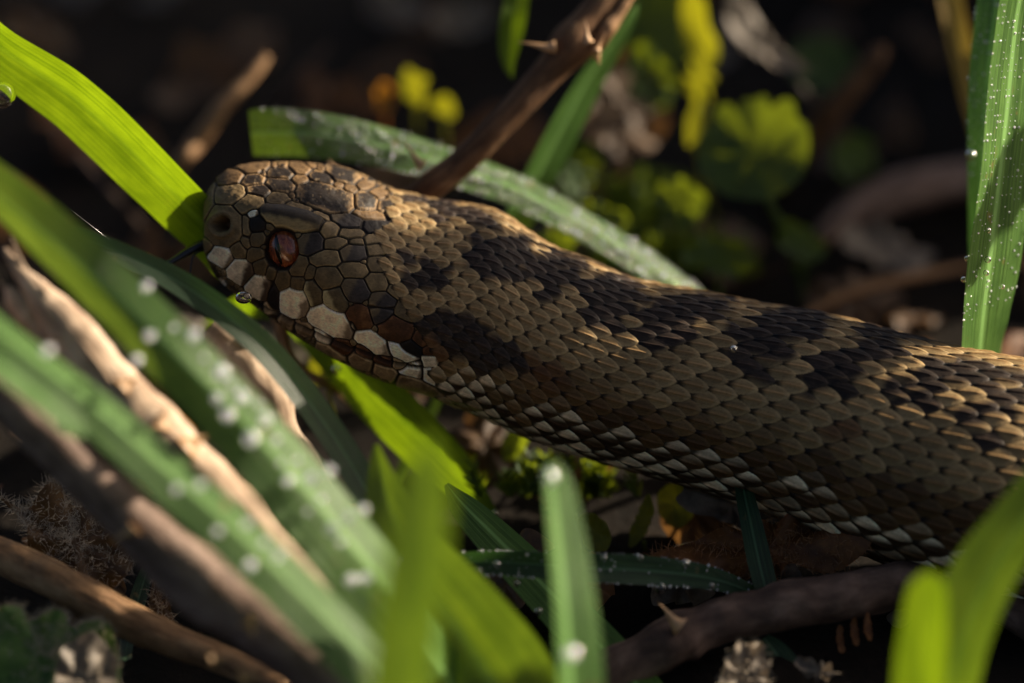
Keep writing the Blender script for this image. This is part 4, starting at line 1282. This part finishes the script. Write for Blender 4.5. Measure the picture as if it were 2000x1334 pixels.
for i, pts in enumerate([[(22, 462, 25, 1), (45, 520, 25, 5), (90, 585, 26, 7)], [(70, 540, 27, 1), (95, 585, 27, 6), (130, 640, 27, 6)], [(-4, 540, 25, 1), (20, 580, 25, 7), (60, 630, 26, 8)], [(150, 655, 30, 1), (175, 690, 30, 5), (215, 745, 30, 5)]]):
    stem('sharp pale splinter torn from the weathered stem', pts, 'bark_pale', .25, seed=80 + i, n=24, seg=8, group='splinters on the torn stem', cat='splinter', name='wood_splinter')

# ---- dew
for (x, y, r) in [(433, 728, 19), (472, 775, 16), (444, 810, 17), (490, 857, 19), (519, 820, 15), (424, 778, 13), (606, 937, 16), (562, 939, 13), (643, 920, 13), (648, 1034, 15), (680, 1012, 13), (686, 1134, 16), (714, 1130, 15), (774, 1094, 12), (378, 655, 15), (292, 657, 13), (268, 703, 12), (262, 705, 10), (710, 996, 12), (286, 560, 13), (340, 640, 8), (398, 700, 7), (452, 752, 8), (540, 860, 9), (580, 900, 8), (626, 975, 9), (600, 1000, 8), (665, 1060, 9), (505, 790, 8), (548, 905, 7)]:
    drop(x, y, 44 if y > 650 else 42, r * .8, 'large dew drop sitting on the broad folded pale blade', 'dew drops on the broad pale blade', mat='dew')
for (x, y, r) in [(93, 686, 15), (488, 1105, 14), (543, 1087, 12), (390, 948, 12), (345, 955, 11), (482, 1024, 11), (425, 1038, 11), (515, 1060, 10)]:
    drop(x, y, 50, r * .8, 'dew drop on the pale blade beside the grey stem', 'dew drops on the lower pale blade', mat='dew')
drop(1074, 932, 47, 14, 'dew drop at the tip of the upright pale blade', mat='dew')
drop(1116, 1277, 52, 15, 'dew drop low on the upright folded blade', mat='dew')
drop(476, 579, 1.0, 15, 'clear dew drop hanging from the snake chin', None, (1.1, .8, .85))
drop(4, 185, -4, 27, 'large clear dew drop under the glowing arching blade', None)
drop(657, 722, -16, 10, 'dew drop sparkling beside the glowing drooping blade', None)
drop(966, 1006, -14, 9, 'dew drop at the tip of the drooping glowing blade', None)
drop(1290, 1148, 10, 11, 'round dew drop hanging under the dark arching blade', None)
drop(1896, 303, -15, 11, 'dew drop on the edge of the dark dewy blade', None)
for (x, y, r) in [(1930, 450, 6), (1929, 507, 7), (1926, 533, 6), (1888, 505, 5), (1882, 546, 6), (1949, 162, 6), (1958, 560, 5)]:
    drop(x, y, 1.5 - (y > 400) * 2, r, 'small dew drop on the tall upright blade', 'dew drops on the tall blade')
for (x, y, r) in [(935, 1115, 7), (970, 1103, 8), (950, 1127, 7), (905, 1130, 6), (1010, 1140, 7), (1052, 1195, 8), (1180, 1090, 6), (1250, 1090, 6), (1340, 1100, 7), (1390, 1145, 6), (928, 1184, 6)]:
    drop(x, y, 13, r, 'small dew drop along the dark arching blade', 'dew drops on the dark arching blade')
beads(I_, 'fine dew beads on the tall upright blade', 420, (.05, .16), v0=.08, v1=.62)
beads(I2, 'fine dew beads on the dark blade behind', 200, (.07, .22), v0=.1, v1=.5)
beads(K_, 'thick clear dew beads on the square-cut blade', 900, (.05, .24), v0=.01, v1=.75, mat='drop')
beads(K_, 'dew beads painted white for sparkle on the square-cut blade', 340, (.06, .22), v0=.02, v1=.7)
beads(N_, 'fine dew beads along the dark arching blade', 160, (.06, .2), True, .1, .9)


# ---- undergrowth added unseen past the right edge, shaped to keep the low sun off the soil and off the snake's flank
def sunblocker():
    A_ = np.array([math.cos(SUN_AZ), -math.sin(SUN_AZ), 0])
    B_ = np.array([-math.sin(SUN_AZ) * math.sin(SUN_EL), -math.cos(SUN_AZ) * math.sin(SUN_EL), math.cos(SUN_EL)])

    def sheet(name, label, inside, a0, a1, b0, b1, n, size, dist, mat, jit):
        V, F = [], []
        for k in range(n):
            a, b_ = rng.uniform(a0, a1), rng.uniform(b0, b1)
            L = rng.uniform(.7, 1.3) * size
            if not (inside(a, b_) and inside(a + L * .25, b_ + L * .25) and inside(a - L * .25, b_ + L * .25)): continue
            c = A_ * a + B_ * b_ + SD * (dist + rng.normal() * jit)
            if c[2] < 0: continue
            w = L * rng.uniform(.4, .65)
            an = rng.uniform(0, 6.28)
            dr = norm(A_ * math.cos(an) + B_ * math.sin(an) + SD * rng.normal() * .3)
            sd = norm(np.cross(dr, SD) + SD * rng.normal() * .3)
            nn = np.cross(dr, sd)
            i0 = len(V)
            V += [c - dr * L * .5, c - sd * w * .5 - dr * L * .1 + nn * w * .15, c + nn * -.05 * w, c + sd * w * .5 - dr * L * .1 + nn * w * .15, c + dr * L * .5]
            F += [(i0, i0 + 1, i0 + 2), (i0, i0 + 2, i0 + 3), (i0 + 1, i0 + 4, i0 + 2), (i0 + 2, i0 + 4, i0 + 3)]
        o = mesh_obj(name, np.array(V), np.array(F), M[mat], smooth=False)
        tag(o, label, 'sunblocker', None, 'stuff')

    top = lambda a: np.interp(a, [-140, -70, -60, -54, -50, -37, -34, -26, -22], [12, 9, 3, -9, -10, -7, -3, -3, -30])
    sheet('sunblocker', 'added unseen undergrowth standing beside the snake', lambda a, b: b < top(a), -140, -21, -80, 14, 5200, 10, 175, 'leaf_dead', 8)
    lo = lambda a: np.interp(a, [-18, -9, -1, 1.5, 7, 9, 40], [40, 27, 19, 6.5, 6.5, 8.5, 8.5])  # added leaves fill only the outline wanted for the flank's shade
    hi = lambda a: np.interp(a, [-20, -6, -4, 3, 5, 8, 40], [43, 40, 34, 30, 19, 15, 15])
    sheet('flank_sunblocker', 'added unseen leaves shaped to shade the snake flank', lambda a, b: lo(a) < b < hi(a), -20, 40, 4, 44, 2600, 6.5, 165, 'leaf_green', 6)


sunblocker()
drop(1433, 682, 6.6, 7, 'tiny bright water drop on the dark zigzag of the snake', None)
